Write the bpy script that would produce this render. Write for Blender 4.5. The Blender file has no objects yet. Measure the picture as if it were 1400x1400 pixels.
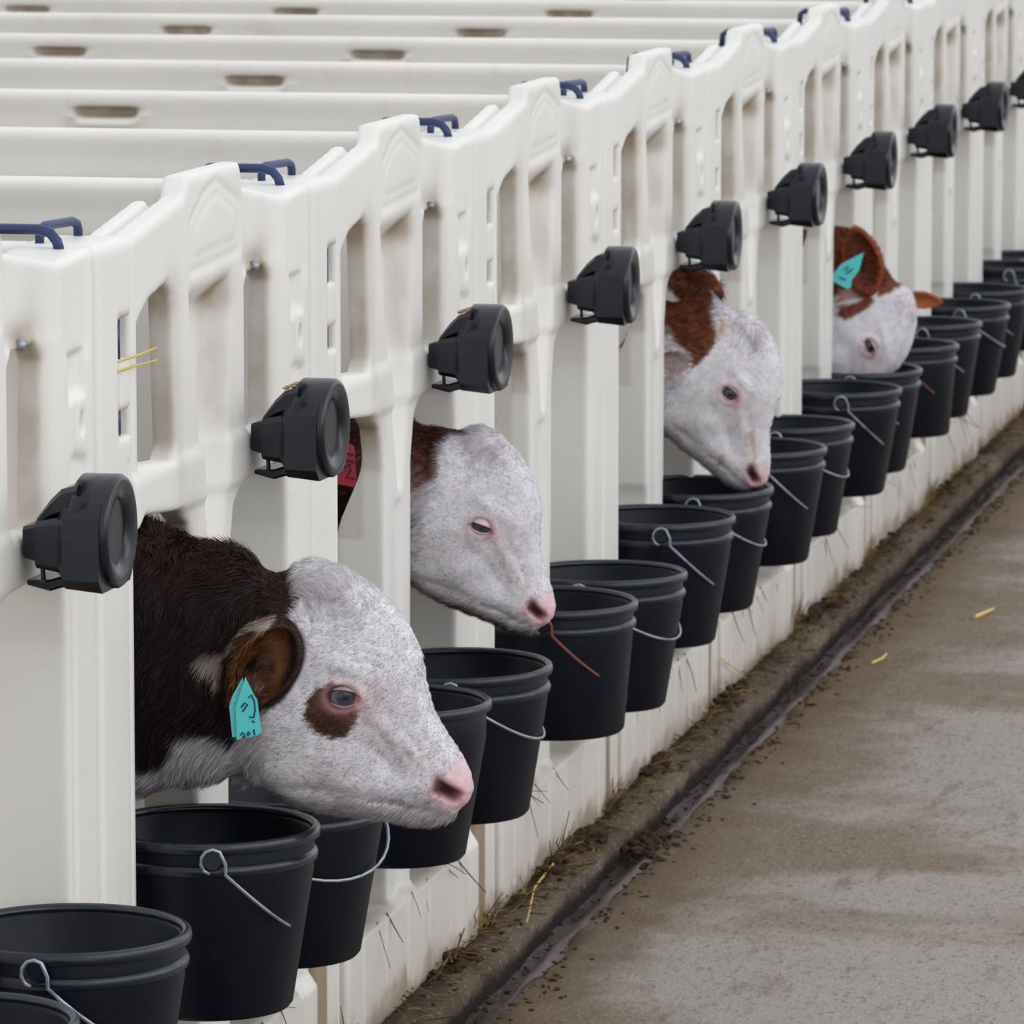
import bpy, bmesh, math, random
import numpy as np
from mathutils import Vector, Matrix

S = bpy.context.scene
COL = S.collection
rng = np.random.default_rng(7)
random.seed(7)

# ------------------------------------------------------------------ camera
FPX = 7400.0
TH = math.atan(1600 / math.hypot(1000, 7400))      # row direction lies this far to the right of the heading
PH = math.atan(1000 / 7400)                        # pitch down
CAM = Vector((-6.678, -1.934, 1.92))
cd = bpy.data.cameras.new('camera')
cam = bpy.data.objects.new('camera', cd)
COL.objects.link(cam)
cam.location = CAM
cam.rotation_euler = (math.pi / 2 - PH, 0, TH - math.pi / 2)
cd.sensor_width = 36
cd.sensor_fit = 'HORIZONTAL'
cd.lens = FPX / 1400 * 36
cd.clip_end = 200
cd.dof.use_dof = True
cd.dof.focus_distance = 7.15
cd.dof.aperture_fstop = 20
S.camera = cam

# ------------------------------------------------------------------ light
W = bpy.data.worlds.new('world')
S.world = W
W.use_nodes = True
wn = W.node_tree
wn.nodes.clear()
wo = wn.nodes.new('ShaderNodeOutputWorld')
bg = wn.nodes.new('ShaderNodeBackground')
geo = wn.nodes.new('ShaderNodeTexCoord')
sep = wn.nodes.new('ShaderNodeSeparateXYZ')
ramp = wn.nodes.new('ShaderNodeValToRGB')
ramp.color_ramp.elements[0].position = 0.36
ramp.color_ramp.elements[0].color = (0.36, 0.33, 0.30, 1)
ramp.color_ramp.elements[1].position = 0.56
ramp.color_ramp.elements[1].color = (0.93, 0.96, 1.0, 1)
mp = wn.nodes.new('ShaderNodeMapRange')
mp.inputs[1].default_value = -1
mp.inputs[2].default_value = 1
wn.links.new(geo.outputs['Generated'], sep.inputs[0])
wn.links.new(sep.outputs['Z'], mp.inputs[0])
wn.links.new(mp.outputs[0], ramp.inputs[0])
wn.links.new(ramp.outputs[0], bg.inputs[0])
bg.inputs[1].default_value = 0.90
wn.links.new(bg.outputs[0], wo.inputs[0])


def area(name, loc, target, size, power, col):
    l = bpy.data.lights.new(name, 'AREA')
    l.shape = 'RECTANGLE'
    l.size, l.size_y = size
    l.energy = power
    l.color = col
    o = bpy.data.objects.new(name, l)
    COL.objects.link(o)
    o.location = loc
    o.rotation_euler = (Vector(target) - Vector(loc)).to_track_quat('-Z', 'Y').to_euler()
    return o


# daylight through the open side of the barn and through the ridge
area('daylight_open_side', (1.0, -7.5, 4.2), (4.0, 0, 0.6), (16, 3.5), 210, (0.95, 0.97, 1.0))
S.view_settings.view_transform = 'Standard'
S.view_settings.look = 'None'
S.view_settings.gamma = 1
S.view_settings.exposure = 0.17


# ------------------------------------------------------------------ helpers
def srgb(r, g, b):
    f = lambda c: (c / 255 / 12.92) if c / 255 <= 0.04045 else ((c / 255 + 0.055) / 1.055) ** 2.4
    return (f(r), f(g), f(b), 1)


def new_mat(name):
    m = bpy.data.materials.new(name)
    m.use_nodes = True
    nt = m.node_tree
    b = nt.nodes['Principled BSDF']
    return m, nt, b


def N(nt, t, **kw):
    n = nt.nodes.new(t)
    for k, v in kw.items():
        setattr(n, k, v)
    return n


def noise(nt, vec, scale, detail=4, rough=0.5, dist=0.0):
    n = N(nt, 'ShaderNodeTexNoise')
    n.inputs['Scale'].default_value = scale
    n.inputs['Detail'].default_value = detail
    n.inputs['Roughness'].default_value = rough
    n.inputs['Distortion'].default_value = dist
    nt.links.new(vec, n.inputs['Vector'])
    return n.outputs[0]


def mrange(nt, v, a, b, c=0.0, d=1.0, smooth=True):
    n = N(nt, 'ShaderNodeMapRange')
    if smooth:
        n.interpolation_type = 'SMOOTHSTEP'
    nt.links.new(v, n.inputs[0])
    for i, x in enumerate((a, b, c, d)):
        n.inputs[i + 1].default_value = x
    return n.outputs[0]


def mixc(nt, f, a, b, mode='MIX'):
    n = N(nt, 'ShaderNodeMix', data_type='RGBA', blend_type=mode)
    if isinstance(f, (int, float)):
        n.inputs[0].default_value = f
    else:
        nt.links.new(f, n.inputs[0])
    for i, x in ((6, a), (7, b)):
        if isinstance(x, tuple):
            n.inputs[i].default_value = x
        else:
            nt.links.new(x, n.inputs[i])
    return n.outputs[2]


def mth(nt, op, a, b=None):
    n = N(nt, 'ShaderNodeMath', operation=op)
    for i, x in enumerate((a, b)):
        if x is None:
            continue
        if isinstance(x, (int, float)):
            n.inputs[i].default_value = x
        else:
            nt.links.new(x, n.inputs[i])
    return n.outputs[0]


def bump(nt, b, h, strength, dist):
    n = N(nt, 'ShaderNodeBump')
    n.inputs['Strength'].default_value = strength
    n.inputs['Distance'].default_value = dist
    nt.links.new(h, n.inputs['Height'])
    nt.links.new(n.outputs[0], b.inputs['Normal'])


def scaled(nt, vec, s):
    n = N(nt, 'ShaderNodeMapping')
    n.inputs['Scale'].default_value = s
    nt.links.new(vec, n.inputs[0])
    return n.outputs[0]


def plastic(name, base, dirtcol, ground=True, grime=0.5, attr=True):
    m, nt, b = new_mat(name)
    tc = N(nt, 'ShaderNodeTexCoord')
    gp = N(nt, 'ShaderNodeNewGeometry').outputs['Position']
    ob = tc.outputs['Object']
    col = mixc(nt, mrange(nt, noise(nt, gp, 2.3, 3), 0.35, 0.7), base, tuple(c * 0.94 for c in base[:3]) + (1,))
    # thin vertical run-off streaks and specks
    st = noise(nt, scaled(nt, gp, (30, 30, 1.2)), 1.0, 3, 0.6)
    col = mixc(nt, mrange(nt, st, 0.60, 0.80, 0, 0.22 * grime), col, dirtcol)
    sp = noise(nt, gp, 55, 2, 0.5)
    col = mixc(nt, mrange(nt, sp, 0.72, 0.78, 0, 0.35 * grime), col, dirtcol)
    cl = noise(nt, gp, 5, 5, 0.6, 0.4)
    col = mixc(nt, mrange(nt, cl, 0.60, 0.78, 0, 0.35 * grime), col, dirtcol)
    if ground:
        s = N(nt, 'ShaderNodeSeparateXYZ')
        nt.links.new(gp, s.inputs[0])
        zz = mth(nt, 'ADD', s.outputs[2], mth(nt, 'MULTIPLY', noise(nt, gp, 9, 5, 0.65), -0.17))
        col = mixc(nt, mrange(nt, zz, -0.075, -0.02, 0.75, 0), col, srgb(128, 103, 78))
        col = mixc(nt, mrange(nt, zz, -0.05, 0.14, 0.28, 0), col, srgb(176, 150, 118))
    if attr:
        a = N(nt, 'ShaderNodeAttribute', attribute_name='dirt')  # carries real dirt and the painted shade of recesses and slots
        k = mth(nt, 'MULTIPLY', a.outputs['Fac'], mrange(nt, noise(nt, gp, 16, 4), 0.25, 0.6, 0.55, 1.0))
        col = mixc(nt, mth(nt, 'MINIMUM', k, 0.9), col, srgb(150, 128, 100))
    nt.links.new(col, b.inputs['Base Color'])
    b.inputs['Roughness'].default_value = 0.42
    b.inputs['Specular IOR Level'].default_value = 0.4
    b.inputs['Subsurface Weight'].default_value = 0.12
    b.inputs['Subsurface Radius'].default_value = (0.03, 0.022, 0.014)
    b.inputs['Subsurface Scale'].default_value = 0.6
    bump(nt, b, noise(nt, gp, 90, 3), 0.08, 0.004)
    return m


M = {}
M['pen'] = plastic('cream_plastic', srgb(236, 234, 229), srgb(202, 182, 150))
M['divider'] = plastic('cream_plastic_divider', srgb(236, 233, 227), srgb(206, 182, 148), ground=False, grime=0.9)


def simple(name, col, rough=0.5, metal=0.0, spec=0.5, bumpv=None, var=None):
    m, nt, b = new_mat(name)
    gp = N(nt, 'ShaderNodeNewGeometry').outputs['Position']
    if var:
        c = mixc(nt, mrange(nt, noise(nt, gp, var[1], 5, 0.6), var[2], var[3]), col, var[0])
        nt.links.new(c, b.inputs['Base Color'])
    else:
        b.inputs['Base Color'].default_value = col
    b.inputs['Roughness'].default_value = rough
    b.inputs['Metallic'].default_value = metal
    b.inputs['Specular IOR Level'].default_value = spec
    if bumpv:
        bump(nt, b, noise(nt, gp, bumpv[0], 3), bumpv[1], 0.003)
    return m


M['bucket'] = simple('black_rubbery_plastic', srgb(6, 12, 25), 0.42, 0, 0.22, (60, 0.12), (srgb(26, 34, 46), 14, 0.58, 0.88))
M['bucket_rim'] = simple('black_plastic_rim', srgb(15, 23, 38), 0.28, 0, 0.55, (80, 0.2), (srgb(52, 60, 76), 22, 0.55, 0.85))
M['holder'] = simple('black_plastic_holder', srgb(10, 16, 30), 0.22, 0, 0.5, (50, 0.12), (srgb(34, 40, 54), 20, 0.6, 0.9))
M['blue'] = simple('dark_blue_steel', srgb(44, 60, 100), 0.35, 0.2, 0.5)
M['wire'] = simple('galvanised_wire', srgb(168, 172, 184), 0.38, 0.75, 0.5, None, (srgb(120, 124, 138), 30, 0.45, 0.7))
M['rust'] = simple('rusty_wire', srgb(128, 78, 62), 0.6, 0.2, 0.4)
M['straw'] = simple('straw_dry', srgb(160, 134, 84), 0.7, 0, 0.2, None, (srgb(92, 72, 42), 14, 0.38, 0.6))
M['straw2'] = simple('straw_rotten', srgb(74, 58, 38), 0.8, 0, 0.2, None, (srgb(140, 112, 66), 12, 0.4, 0.65))
M['clod'] = simple('dark_clod', srgb(70, 54, 42), 0.9, 0, 0.1)
M['straw3'] = simple('straw_fresh', srgb(222, 192, 104), 0.6, 0, 0.3)
M['meal'] = simple('spilt_feed', srgb(170, 145, 110), 0.9, 0, 0.1)
M['eye'] = simple('wet_eye', srgb(24, 24, 34), 0.06, 0, 0.9)
M['eyew'] = simple('eye_pale', srgb(120, 120, 140), 0.05, 0, 0.9)
M['tag_teal'] = simple('teal_tag', srgb(86, 204, 204), 0.4)
M['tag_red'] = simple('red_tag', srgb(190, 60, 84), 0.4)
M['ink'] = simple('tag_ink', srgb(26, 44, 84), 0.5)
M['inkb'] = simple('tag_ink_dark', srgb(28, 22, 34), 0.5)


def coat_mat(name, fur=False):
    m, nt, b = new_mat(name)
    a = N(nt, 'ShaderNodeVertexColor', layer_name='Col')
    gp = N(nt, 'ShaderNodeNewGeometry').outputs['Position']
    c = mixc(nt, mrange(nt, noise(nt, gp, 60, 4), 0.3, 0.7, 0.0, 0.16), a.outputs[0], (0, 0, 0, 1))
    nt.links.new(c, b.inputs['Base Color'])
    b.inputs['Roughness'].default_value = 0.65 if not fur else 0.55
    b.inputs['Specular IOR Level'].default_value = 0.25
    if fur:
        tr = N(nt, 'ShaderNodeBsdfTranslucent')
        nt.links.new(c, tr.inputs[0])
        mx = N(nt, 'ShaderNodeMixShader')
        mx.inputs[0].default_value = 0.38
        out = nt.nodes['Material Output']
        nt.links.new(b.outputs[0], mx.inputs[1])
        nt.links.new(tr.outputs[0], mx.inputs[2])
        nt.links.new(mx.outputs[0], out.inputs[0])
    if not fur:
        bump(nt, b, noise(nt, scaled(nt, gp, (1, 1, 1)), 160, 4, 0.6), 0.25, 0.004)
        b.inputs['Subsurface Weight'].default_value = 0.05
        b.inputs['Subsurface Scale'].default_value = 0.02
    return m


M['coat'] = coat_mat('calf_coat')
M['fur'] = coat_mat('calf_hair', True)


def tag(o, label=None, cat=None, group=None, kind=None):
    if label:
        o['label'] = label
    if cat:
        o['category'] = cat
    if group:
        o['group'] = group
    if kind:
        o['kind'] = kind
    return o


def mesh_obj(name, verts, faces, mat, parent=None, smooth=True):
    me = bpy.data.meshes.new(name)
    if isinstance(faces, np.ndarray):
        nv, nf, k = len(verts), len(faces), faces.shape[1]
        me.vertices.add(nv)
        me.vertices.foreach_set('co', np.asarray(verts, dtype=np.float32).ravel())
        me.loops.add(nf * k)
        me.loops.foreach_set('vertex_index', faces.astype(np.int32).ravel())
        me.polygons.add(nf)
        me.polygons.foreach_set('loop_start', np.arange(0, nf * k, k, dtype=np.int32))
        me.update(calc_edges=True)
    else:
        me.from_pydata([tuple(v) for v in verts], [], faces)
    me.validate()
    if smooth:
        me.polygons.foreach_set('use_smooth', [True] * len(me.polygons))
    me.materials.append(mat)
    o = bpy.data.objects.new(name, me)
    COL.objects.link(o)
    if parent:
        o.parent = parent
    return o


def empty(name, loc=(0, 0, 0)):
    o = bpy.data.objects.new(name, None)
    COL.objects.link(o)
    o.location = loc
    o.empty_display_size = 0.1
    return o


def bm_obj(name, bm, mat, parent=None, smooth=False, bevel=0.0, seg=2):
    if bevel > 0:
        es = [e for e in bm.edges if len(e.link_faces) == 2 and e.calc_face_angle(0) > 0.5]
        bmesh.ops.bevel(bm, geom=es, offset=bevel, segments=seg, affect='EDGES', profile=0.6)
    bmesh.ops.recalc_face_normals(bm, faces=bm.faces)
    me = bpy.data.meshes.new(name)
    bm.to_mesh(me)
    bm.free()
    me.materials.append(mat)
    if smooth:
        me.polygons.foreach_set('use_smooth', [True] * len(me.polygons))
    o = bpy.data.objects.new(name, me)
    COL.objects.link(o)
    if parent:
        o.parent = parent
    return o


def add_box(bm, x0, x1, y0, y1, z0, z1):
    vs = [bm.verts.new((x, y, z)) for x in (x0, x1) for y in (y0, y1) for z in (z0, z1)]
    for f in ((0, 1, 3, 2), (4, 6, 7, 5), (0, 4, 5, 1), (2, 3, 7, 6), (0, 2, 6, 4), (1, 5, 7, 3)):
        bm.faces.new([vs[i] for i in f])


def tube(bm, pts, r, n=8, taper=None):
    pts = [Vector(p) for p in pts]
    rings = []
    up = Vector((0.3, 0.2, 1)).normalized()
    for i, p in enumerate(pts):
        d = (pts[min(i + 1, len(pts) - 1)] - pts[max(i - 1, 0)]).normalized()
        a = d.cross(up)
        if a.length < 1e-3:
            a = d.cross(Vector((1, 0, 0)))
        a.normalize()
        b = d.cross(a)
        rr = r if taper is None else r * taper[i]
        rings.append([bm.verts.new(p + (a * math.cos(2 * math.pi * k / n) + b * math.sin(2 * math.pi * k / n)) * rr) for k in range(n)])
    for i in range(len(rings) - 1):
        for k in range(n):
            bm.faces.new((rings[i][k], rings[i][(k + 1) % n], rings[i + 1][(k + 1) % n], rings[i + 1][k]))
    bm.faces.new(rings[0][::-1])
    bm.faces.new(rings[-1])


def lathe(bm, prof, n=64, axis='z'):
    rings = []
    for r, z in prof:
        ring = []
        for k in range(n):
            c, s = math.cos(2 * math.pi * k / n), math.sin(2 * math.pi * k / n)
            ring.append(bm.verts.new((r * c, r * s, z) if axis == 'z' else (r * c, z, r * s)))
        rings.append(ring)
    return rings


def lathe_surface(bm, prof, n=64, axis='z', close=False, cap=False):
    rings = lathe(bm, prof, n, axis)
    m = len(rings)
    for i in range(m if close else m - 1):
        a, b = rings[i], rings[(i + 1) % m]
        for k in range(n):
            bm.faces.new((a[k], a[(k + 1) % n], b[(k + 1) % n], b[k]))
    if cap:
        bm.faces.new(rings[-1])
        bm.faces.new(rings[0][::-1])


def copy_tree(o, parent=None):
    c = o.copy()
    COL.objects.link(c)
    c.parent = parent
    for ch in list(o.children):
        copy_tree(ch, c)
    return c


# ------------------------------------------------------------------ signed distance tools
def surface_nets(F, xs, ys, zs):
    """F[nx,ny,nz] sampled on a rectilinear grid -> verts, quads"""
    F = F.astype(np.float32)
    nx, ny, nz = F.shape
    cx, cy, cz = nx - 1, ny - 1, nz - 1
    acc = np.zeros((cx, cy, cz, 3), np.float32)
    cnt = np.zeros((cx, cy, cz), np.float32)
    C = [xs, ys, zs]
    for ax in range(3):
        sl0 = [slice(None)] * 3
        sl1 = [slice(None)] * 3
        sl0[ax] = slice(0, -1)
        sl1[ax] = slice(1, None)
        a = F[tuple(sl0)]
        b = F[tuple(sl1)]
        cross = (a < 0) != (b < 0)
        den = np.where(cross, a - b, 1)
        t = np.where(cross, a / den, 0)
        oth = [i for i in range(3) if i != ax]
        for o0 in (0, 1):
            for o1 in (0, 1):
                sl = [slice(None)] * 3
                sl[oth[0]] = slice(o0, o0 + [cx, cy, cz][oth[0]])
                sl[oth[1]] = slice(o1, o1 + [cx, cy, cz][oth[1]])
                cr = cross[tuple(sl)]
                tt = t[tuple(sl)]
                base = C[ax][:-1]
                step = np.diff(C[ax])
                shp = [1, 1, 1]
                shp[ax] = -1
                pos = base.reshape(shp) + tt * step.reshape(shp)
                acc[..., ax] += np.where(cr, pos, 0)
                for q, off in ((oth[0], o0), (oth[1], o1)):
                    sh = [1, 1, 1]
                    sh[q] = -1
                    cc = C[q][off:off + [cx, cy, cz][q]].reshape(sh)
                    acc[..., q] += np.where(cr, cc, 0)
                cnt += cr
    m = cnt > 0
    idx = -np.ones((cx, cy, cz), np.int64)
    idx[m] = np.arange(m.sum())
    verts = acc[m] / cnt[m][:, None]
    quads = []
    for ax in range(3):
        sl0 = [slice(None)] * 3
        sl1 = [slice(None)] * 3
        sl0[ax] = slice(0, -1)
        sl1[ax] = slice(1, None)
        oth = [i for i in range(3) if i != ax]
        for o in oth:
            sl0[o] = slice(1, -1)
            sl1[o] = slice(1, -1)
        a = F[tuple(sl0)] < 0
        b = F[tuple(sl1)] < 0
        cr = np.argwhere(a != b)
        if len(cr) == 0:
            continue
        sign = a[tuple(cr.T)]
        g = cr.copy()
        g[:, oth[0]] += 1
        g[:, oth[1]] += 1
        e0 = np.zeros(3, int)
        e0[oth[0]] = 1
        e1 = np.zeros(3, int)
        e1[oth[1]] = 1
        q = np.stack([idx[tuple((g - e0 - e1).T)], idx[tuple((g - e1).T)], idx[tuple(g.T)], idx[tuple((g - e0).T)]], 1)
        flip = sign if ax != 1 else ~sign
        q[~flip] = q[~flip][:, ::-1]
        quads.append(q)
    return verts, np.concatenate(quads)


def poly_sdf(px, pz, poly):
    """signed distance to a polygon, negative inside; px,pz arrays"""
    P = np.array(poly, float)
    d = np.full(px.shape, 1e9)
    inside = np.zeros(px.shape, bool)
    n = len(P)
    for i in range(n):
        a, b = P[i], P[(i + 1) % n]
        ex, ez = b - a
        wx, wz = px - a[0], pz - a[1]
        t = np.clip((wx * ex + wz * ez) / (ex * ex + ez * ez), 0, 1)
        d = np.minimum(d, (wx - t * ex) ** 2 + (wz - t * ez) ** 2)
        c1 = (a[1] > pz) != (b[1] > pz)
        with np.errstate(divide='ignore', invalid='ignore'):
            xi = a[0] + (pz - a[1]) / (ez if ez != 0 else 1e-12) * ex
        inside ^= c1 & (px < xi)
    d = np.sqrt(d)
    return np.where(inside, -d, d)


def sstep(x, a, b):
    t = np.clip((x - a) / (b - a), 0, 1)
    return t * t * (3 - 2 * t)


def smin(a, b, k):
    h = np.clip(0.5 + 0.5 * (b - a) / k, 0, 1)
    return b * (1 - h) + a * h - k * h * (1 - h)


def smax(a, b, k):
    return -smin(-a, -b, k)


def rmax(a, b, r):
    """rounded intersection"""
    return np.sqrt(np.maximum(a + r, 0) ** 2 + np.maximum(b + r, 0) ** 2) + np.minimum(np.maximum(a, b) + r, 0) - r


def pts_attr(me, name, vals):
    a = me.attributes.new(name, 'FLOAT', 'POINT')
    a.data.foreach_set('value', np.asarray(vals, np.float32))


# ------------------------------------------------------------------ setting: floor, kerb, gutter
PIT = 1.1            # pen pitch along the row
NPEN = 11            # pens 0..10; pen k spans x = (k-1)*PIT .. k*PIT


def ground_mat(name, a, b, c, kind):
    m, nt, p = new_mat(name)
    gp = N(nt, 'ShaderNodeNewGeometry').outputs['Position']
    n1 = noise(nt, scaled(nt, gp, (1.0, 0.55, 1)), 1.6, 5, 0.6, 0.3)
    n2 = noise(nt, scaled(nt, gp, (0.6, 2.0, 1)), 7, 6, 0.7)
    n3 = noise(nt, scaled(nt, gp, (0.7, 1.3, 1)), 70, 6, 0.75)
    if kind == 'floor':
        s0 = N(nt, 'ShaderNodeSeparateXYZ')
        nt.links.new(gp, s0.inputs[0])
        n1 = mth(nt, 'ADD', n1, mrange(nt, s0.outputs[1], -0.75, -0.20, 0.14, -0.06))
    col = mixc(nt, mrange(nt, n1, 0.46, 0.64), a, b)
    col = mixc(nt, mrange(nt, n2, 0.52, 0.74, 0, 0.7), col, c)
    col = mixc(nt, mrange(nt, n3, 0.50, 0.68, 0, 0.5), col, srgb(82, 66, 52))
    col = mixc(nt, mrange(nt, noise(nt, gp, 42, 3), 0.66, 0.74, 0, 0.55), col, srgb(70, 54, 42))
    col = mixc(nt, mrange(nt, noise(nt, gp, 110, 2), 0.58, 0.7, 0, 0.4), col, srgb(205, 196, 186))
    if kind == 'floor':
        s = N(nt, 'ShaderNodeSeparateXYZ')
        nt.links.new(gp, s.inputs[0])
        yy = mth(nt, 'ADD', s.outputs[1], mth(nt, 'MULTIPLY', noise(nt, gp, 6, 5, 0.7), 0.28))
        col = mixc(nt, mrange(nt, yy, -0.22, -0.02, 0, 0.75), col, srgb(112, 90, 66))
    else:
        s = N(nt, 'ShaderNodeSeparateXYZ')
        nt.links.new(gp, s.inputs[0])
    if kind == 'kerb':
        zz = mth(nt, 'ADD', s.outputs[2], mth(nt, 'MULTIPLY', noise(nt, gp, 40, 5), 0.022))
        col = mixc(nt, mrange(nt, zz, -0.022, 0.000, 0.95, 0), col, srgb(34, 27, 24))
        yy = mth(nt, 'ADD', s.outputs[1], mth(nt, 'MULTIPLY', noise(nt, gp, 14, 5, 0.7), 0.06))
        col = mixc(nt, mrange(nt, yy, -0.025, 0.012, 0, 0.8), col, srgb(66, 52, 36))
    if kind == 'gutter':
        yy = mth(nt, 'ADD', s.outputs[1], mth(nt, 'MULTIPLY', noise(nt, gp, 9, 4, 0.6), 0.05))
        col = mixc(nt, mrange(nt, yy, -0.106, -0.096, 0.85, 0), col, srgb(150, 140, 142))
        br = noise(nt, gp, 2.3, 3)
        col = mixc(nt, mrange(nt, br, 0.55, 0.62, 0, 0.8), col, srgb(52, 42, 36))
    nt.links.new(col, p.inputs['Base Color'])
    p.inputs['Roughness'].default_value = 0.85 if kind != 'gutter' else 0.35
    p.inputs['Specular IOR Level'].default_value = 0.25 if kind != 'gutter' else 0.6
    h = mth(nt, 'ADD', n2, mth(nt, 'MULTIPLY', n3, 0.6))
    bump(nt, p, h, 0.9, 0.018)
    return m


M['floor'] = ground_mat('dusty_concrete', srgb(150, 133, 116), srgb(182, 174, 165), srgb(124, 104, 86), 'floor')
M['kerb'] = ground_mat('dirty_kerb', srgb(98, 82, 65), srgb(126, 111, 94), srgb(62, 49, 36), 'kerb')
M['gutter'] = ground_mat('wet_gutter', srgb(52, 42, 37), srgb(112, 102, 104), srgb(34, 27, 25), 'gutter')
X0, X1 = -3.0, 16.0


def strip(name, prof, mat, dx=0.05, amp=0.0, freq=3.0, seed=0, kind='structure'):
    """long band along the row: profile of (y, z) swept from X0 to X1 with uneven edges"""
    r = np.random.default_rng(seed)
    xs = np.arange(X0, X1 + dx, dx)
    ph = r.uniform(0, 6.28, (8,))
    vs, fs = [], []
    n = len(prof)
    for i, x in enumerate(xs):
        for j, (y, z, a) in enumerate(prof):
            w = sum(math.sin(x * freq * (k + 1) * 1.37 + ph[k] + j * 1.3) / (k + 1) for k in range(8)) * 0.4
            w2 = sum(math.sin(x * freq * (k + 1) * 1.91 + ph[k] * 2 + j * 2.1) / (k + 1) for k in range(8)) * 0.4
            vs.append((x, y + a * amp * w, z + a * amp * 0.6 * w2))
    for i in range(len(xs) - 1):
        for j in range(n - 1):
            fs.append((i * n + j, (i + 1) * n + j, (i + 1) * n + j + 1, i * n + j + 1))
    return tag(mesh_obj(name, vs, fs, mat), kind=kind)


# profile runs from the fence outwards (y falling)
strip('trim_1', [(0.12, -0.10, 0), (0.12, 0.0, 0), (0.02, 0.004, .3), (-0.03, 0.010, 1), (-0.05, 0.006, 1), (-0.068, 0.003, 1), (-0.077, -0.002, 1.0), (-0.082, -0.010, 1.0), (-0.085, -0.030, .8), (-0.086, -0.07, .8)], M['kerb'], 0.02, 0.010, 7.0, 3)
strip('trim_2', [(-0.07, -0.048, 0), (-0.095, -0.050, .6), (-0.112, -0.046, .8), (-0.126, -0.038, .8), (-0.142, -0.031, .6), (-0.20, -0.031, 0)], M['gutter'], 0.03, 0.010, 6.0, 5)
strip('floor', [(-0.153, -0.06, 0), (-0.153, -0.027, 1.2), (-0.160, -0.021, 1.2), (-0.20, -0.020, .5), (-0.4, -0.02, .3), (-0.8, -0.02, 0), (-2.5, -0.02, 0), (-9.0, -0.02, 0)], M['floor'], 0.02, 0.012, 6.0, 9)
strip('floor_pens', [(0.12, 0.0, 0), (0.6, 0.02, 1), (1.5, 0.02, 1), (3.6, 0.0, 0)], simple('pen_bedding', srgb(166, 140, 96), 0.9, 0, 0.1, (60, 0.8), (srgb(110, 86, 52), 20, 0.4, 0.7)), 0.1, 0.02, 2.0, 11)
bm = bmesh.new()
add_box(bm, -1.2, NPEN * PIT - PIT + 0.1, 3.16, 3.22, -0.02, 1.34)
tag(bm_obj('wall_back', bm, M['divider'], bevel=0.01), kind='structure')

# ------------------------------------------------------------------ pen front panel
xs = np.arange(-0.012, 0.936, 0.0055)
ys = np.arange(-0.034, 0.122, 0.0042)
zs = np.concatenate([np.arange(-0.012, 0.56, 0.011), np.arange(0.56, 1.42, 0.0055)])
PX, PZ = np.meshgrid(xs, zs, indexing='ij')
outline = [(0.004, 0), (0.004, 1.336), (0.225, 1.366), (0.268, 1.372), (0.284, 1.398), (0.558, 1.398), (0.570, 1.366),
           (0.785, 1.334), (0.915, 1.342), (0.915, 0.42), (0.890, 0.36), (0.890, 0)]
d2 = poly_sdf(PX, PZ, outline)
holes = [
    [(0.034, 1.035), (0.034, 1.225), (0.09, 1.252), (0.185, 1.268), (0.205, 1.25), (0.225, 1.04), (0.20, 1.022)],
    [(0.575, 1.015), (0.575, 1.225), (0.60, 1.243), (0.70, 1.246), (0.725, 1.22), (0.715, 1.012)],
    [(0.014, 0.17), (0.014, 0.955), (0.05, 0.975), (0.235, 0.958), (0.285, 0.93), (0.312, 0.86), (0.318, 0.56), (0.325, 0.54), (0.325, 0.17)],
    [(0.475, 0.17), (0.475, 0.54), (0.482, 0.56), (0.488, 0.86), (0.51, 0.925), (0.56, 0.955), (0.74, 0.962), (0.775, 0.94), (0.785, 0.86), (0.785, 0.17)],
]
dh = np.full(PX.shape, 1e9)
for i, h in enumerate(holes):
    dh = np.minimum(dh, poly_sdf(PX, PZ, h))
d2 = smax(d2, -(dh + 0.004), 0.012)
# front surface: y grows into the pen
yf = np.zeros(PX.shape)
rec = poly_sdf(PX, PZ, [(0.285, 1.246), (0.505, 1.252), (0.515, 1.20), (0.485, 1.02), (0.455, 0.90), (0.43, 0.815), (0.40, 0.815), (0.375, 0.90), (0.335, 1.02), (0.295, 1.18)])
yf += 0.034 * sstep(-rec, -0.004, 0.042)
plq = poly_sdf(PX, PZ, [(0.30, 1.268), (0.548, 1.278), (0.548, 1.345), (0.43, 1.382), (0.36, 1.365), (0.30, 1.335)])
yf += 0.0035 * np.exp(-(plq / 0.005) ** 2)
yf += 0.0025 * np.exp(-((plq + 0.016) / 0.004) ** 2)
yf += 0.012 * sstep(PX, 0.566, 0.574) * sstep(0.80 - PX, 0.0, 0.20) * sstep(PZ, 1.235, 1.26)
yf -= 0.008 * sstep(PX, 0.735, 0.775)
yf += 0.008 * sstep(PX, 0.775, 0.80) * sstep(PZ, 1.20, 1.23) * sstep(0.90 - PX, 0, .01) * 0.4
for gx, gw, gd, z0, z1 in ((0.812, .004, .006, .0, .96), (0.835, .004, .005, .96, 1.2), (0.10, .004, .004, -1, .165),
                           (0.25, .004, .004, -1, .165), (0.40, .005, .004, -1, .165), (0.55, .004, .004, -1, .165), (0.70, .004, .004, -1, .165), (.40, .03, .006, .17, .80)):
    yf += gd * np.exp(-((PX - gx) / gw) ** 2) * sstep(PZ, z0, z0 + .02) * sstep(-PZ, -z1 - .01, -z1 + .01)
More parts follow.
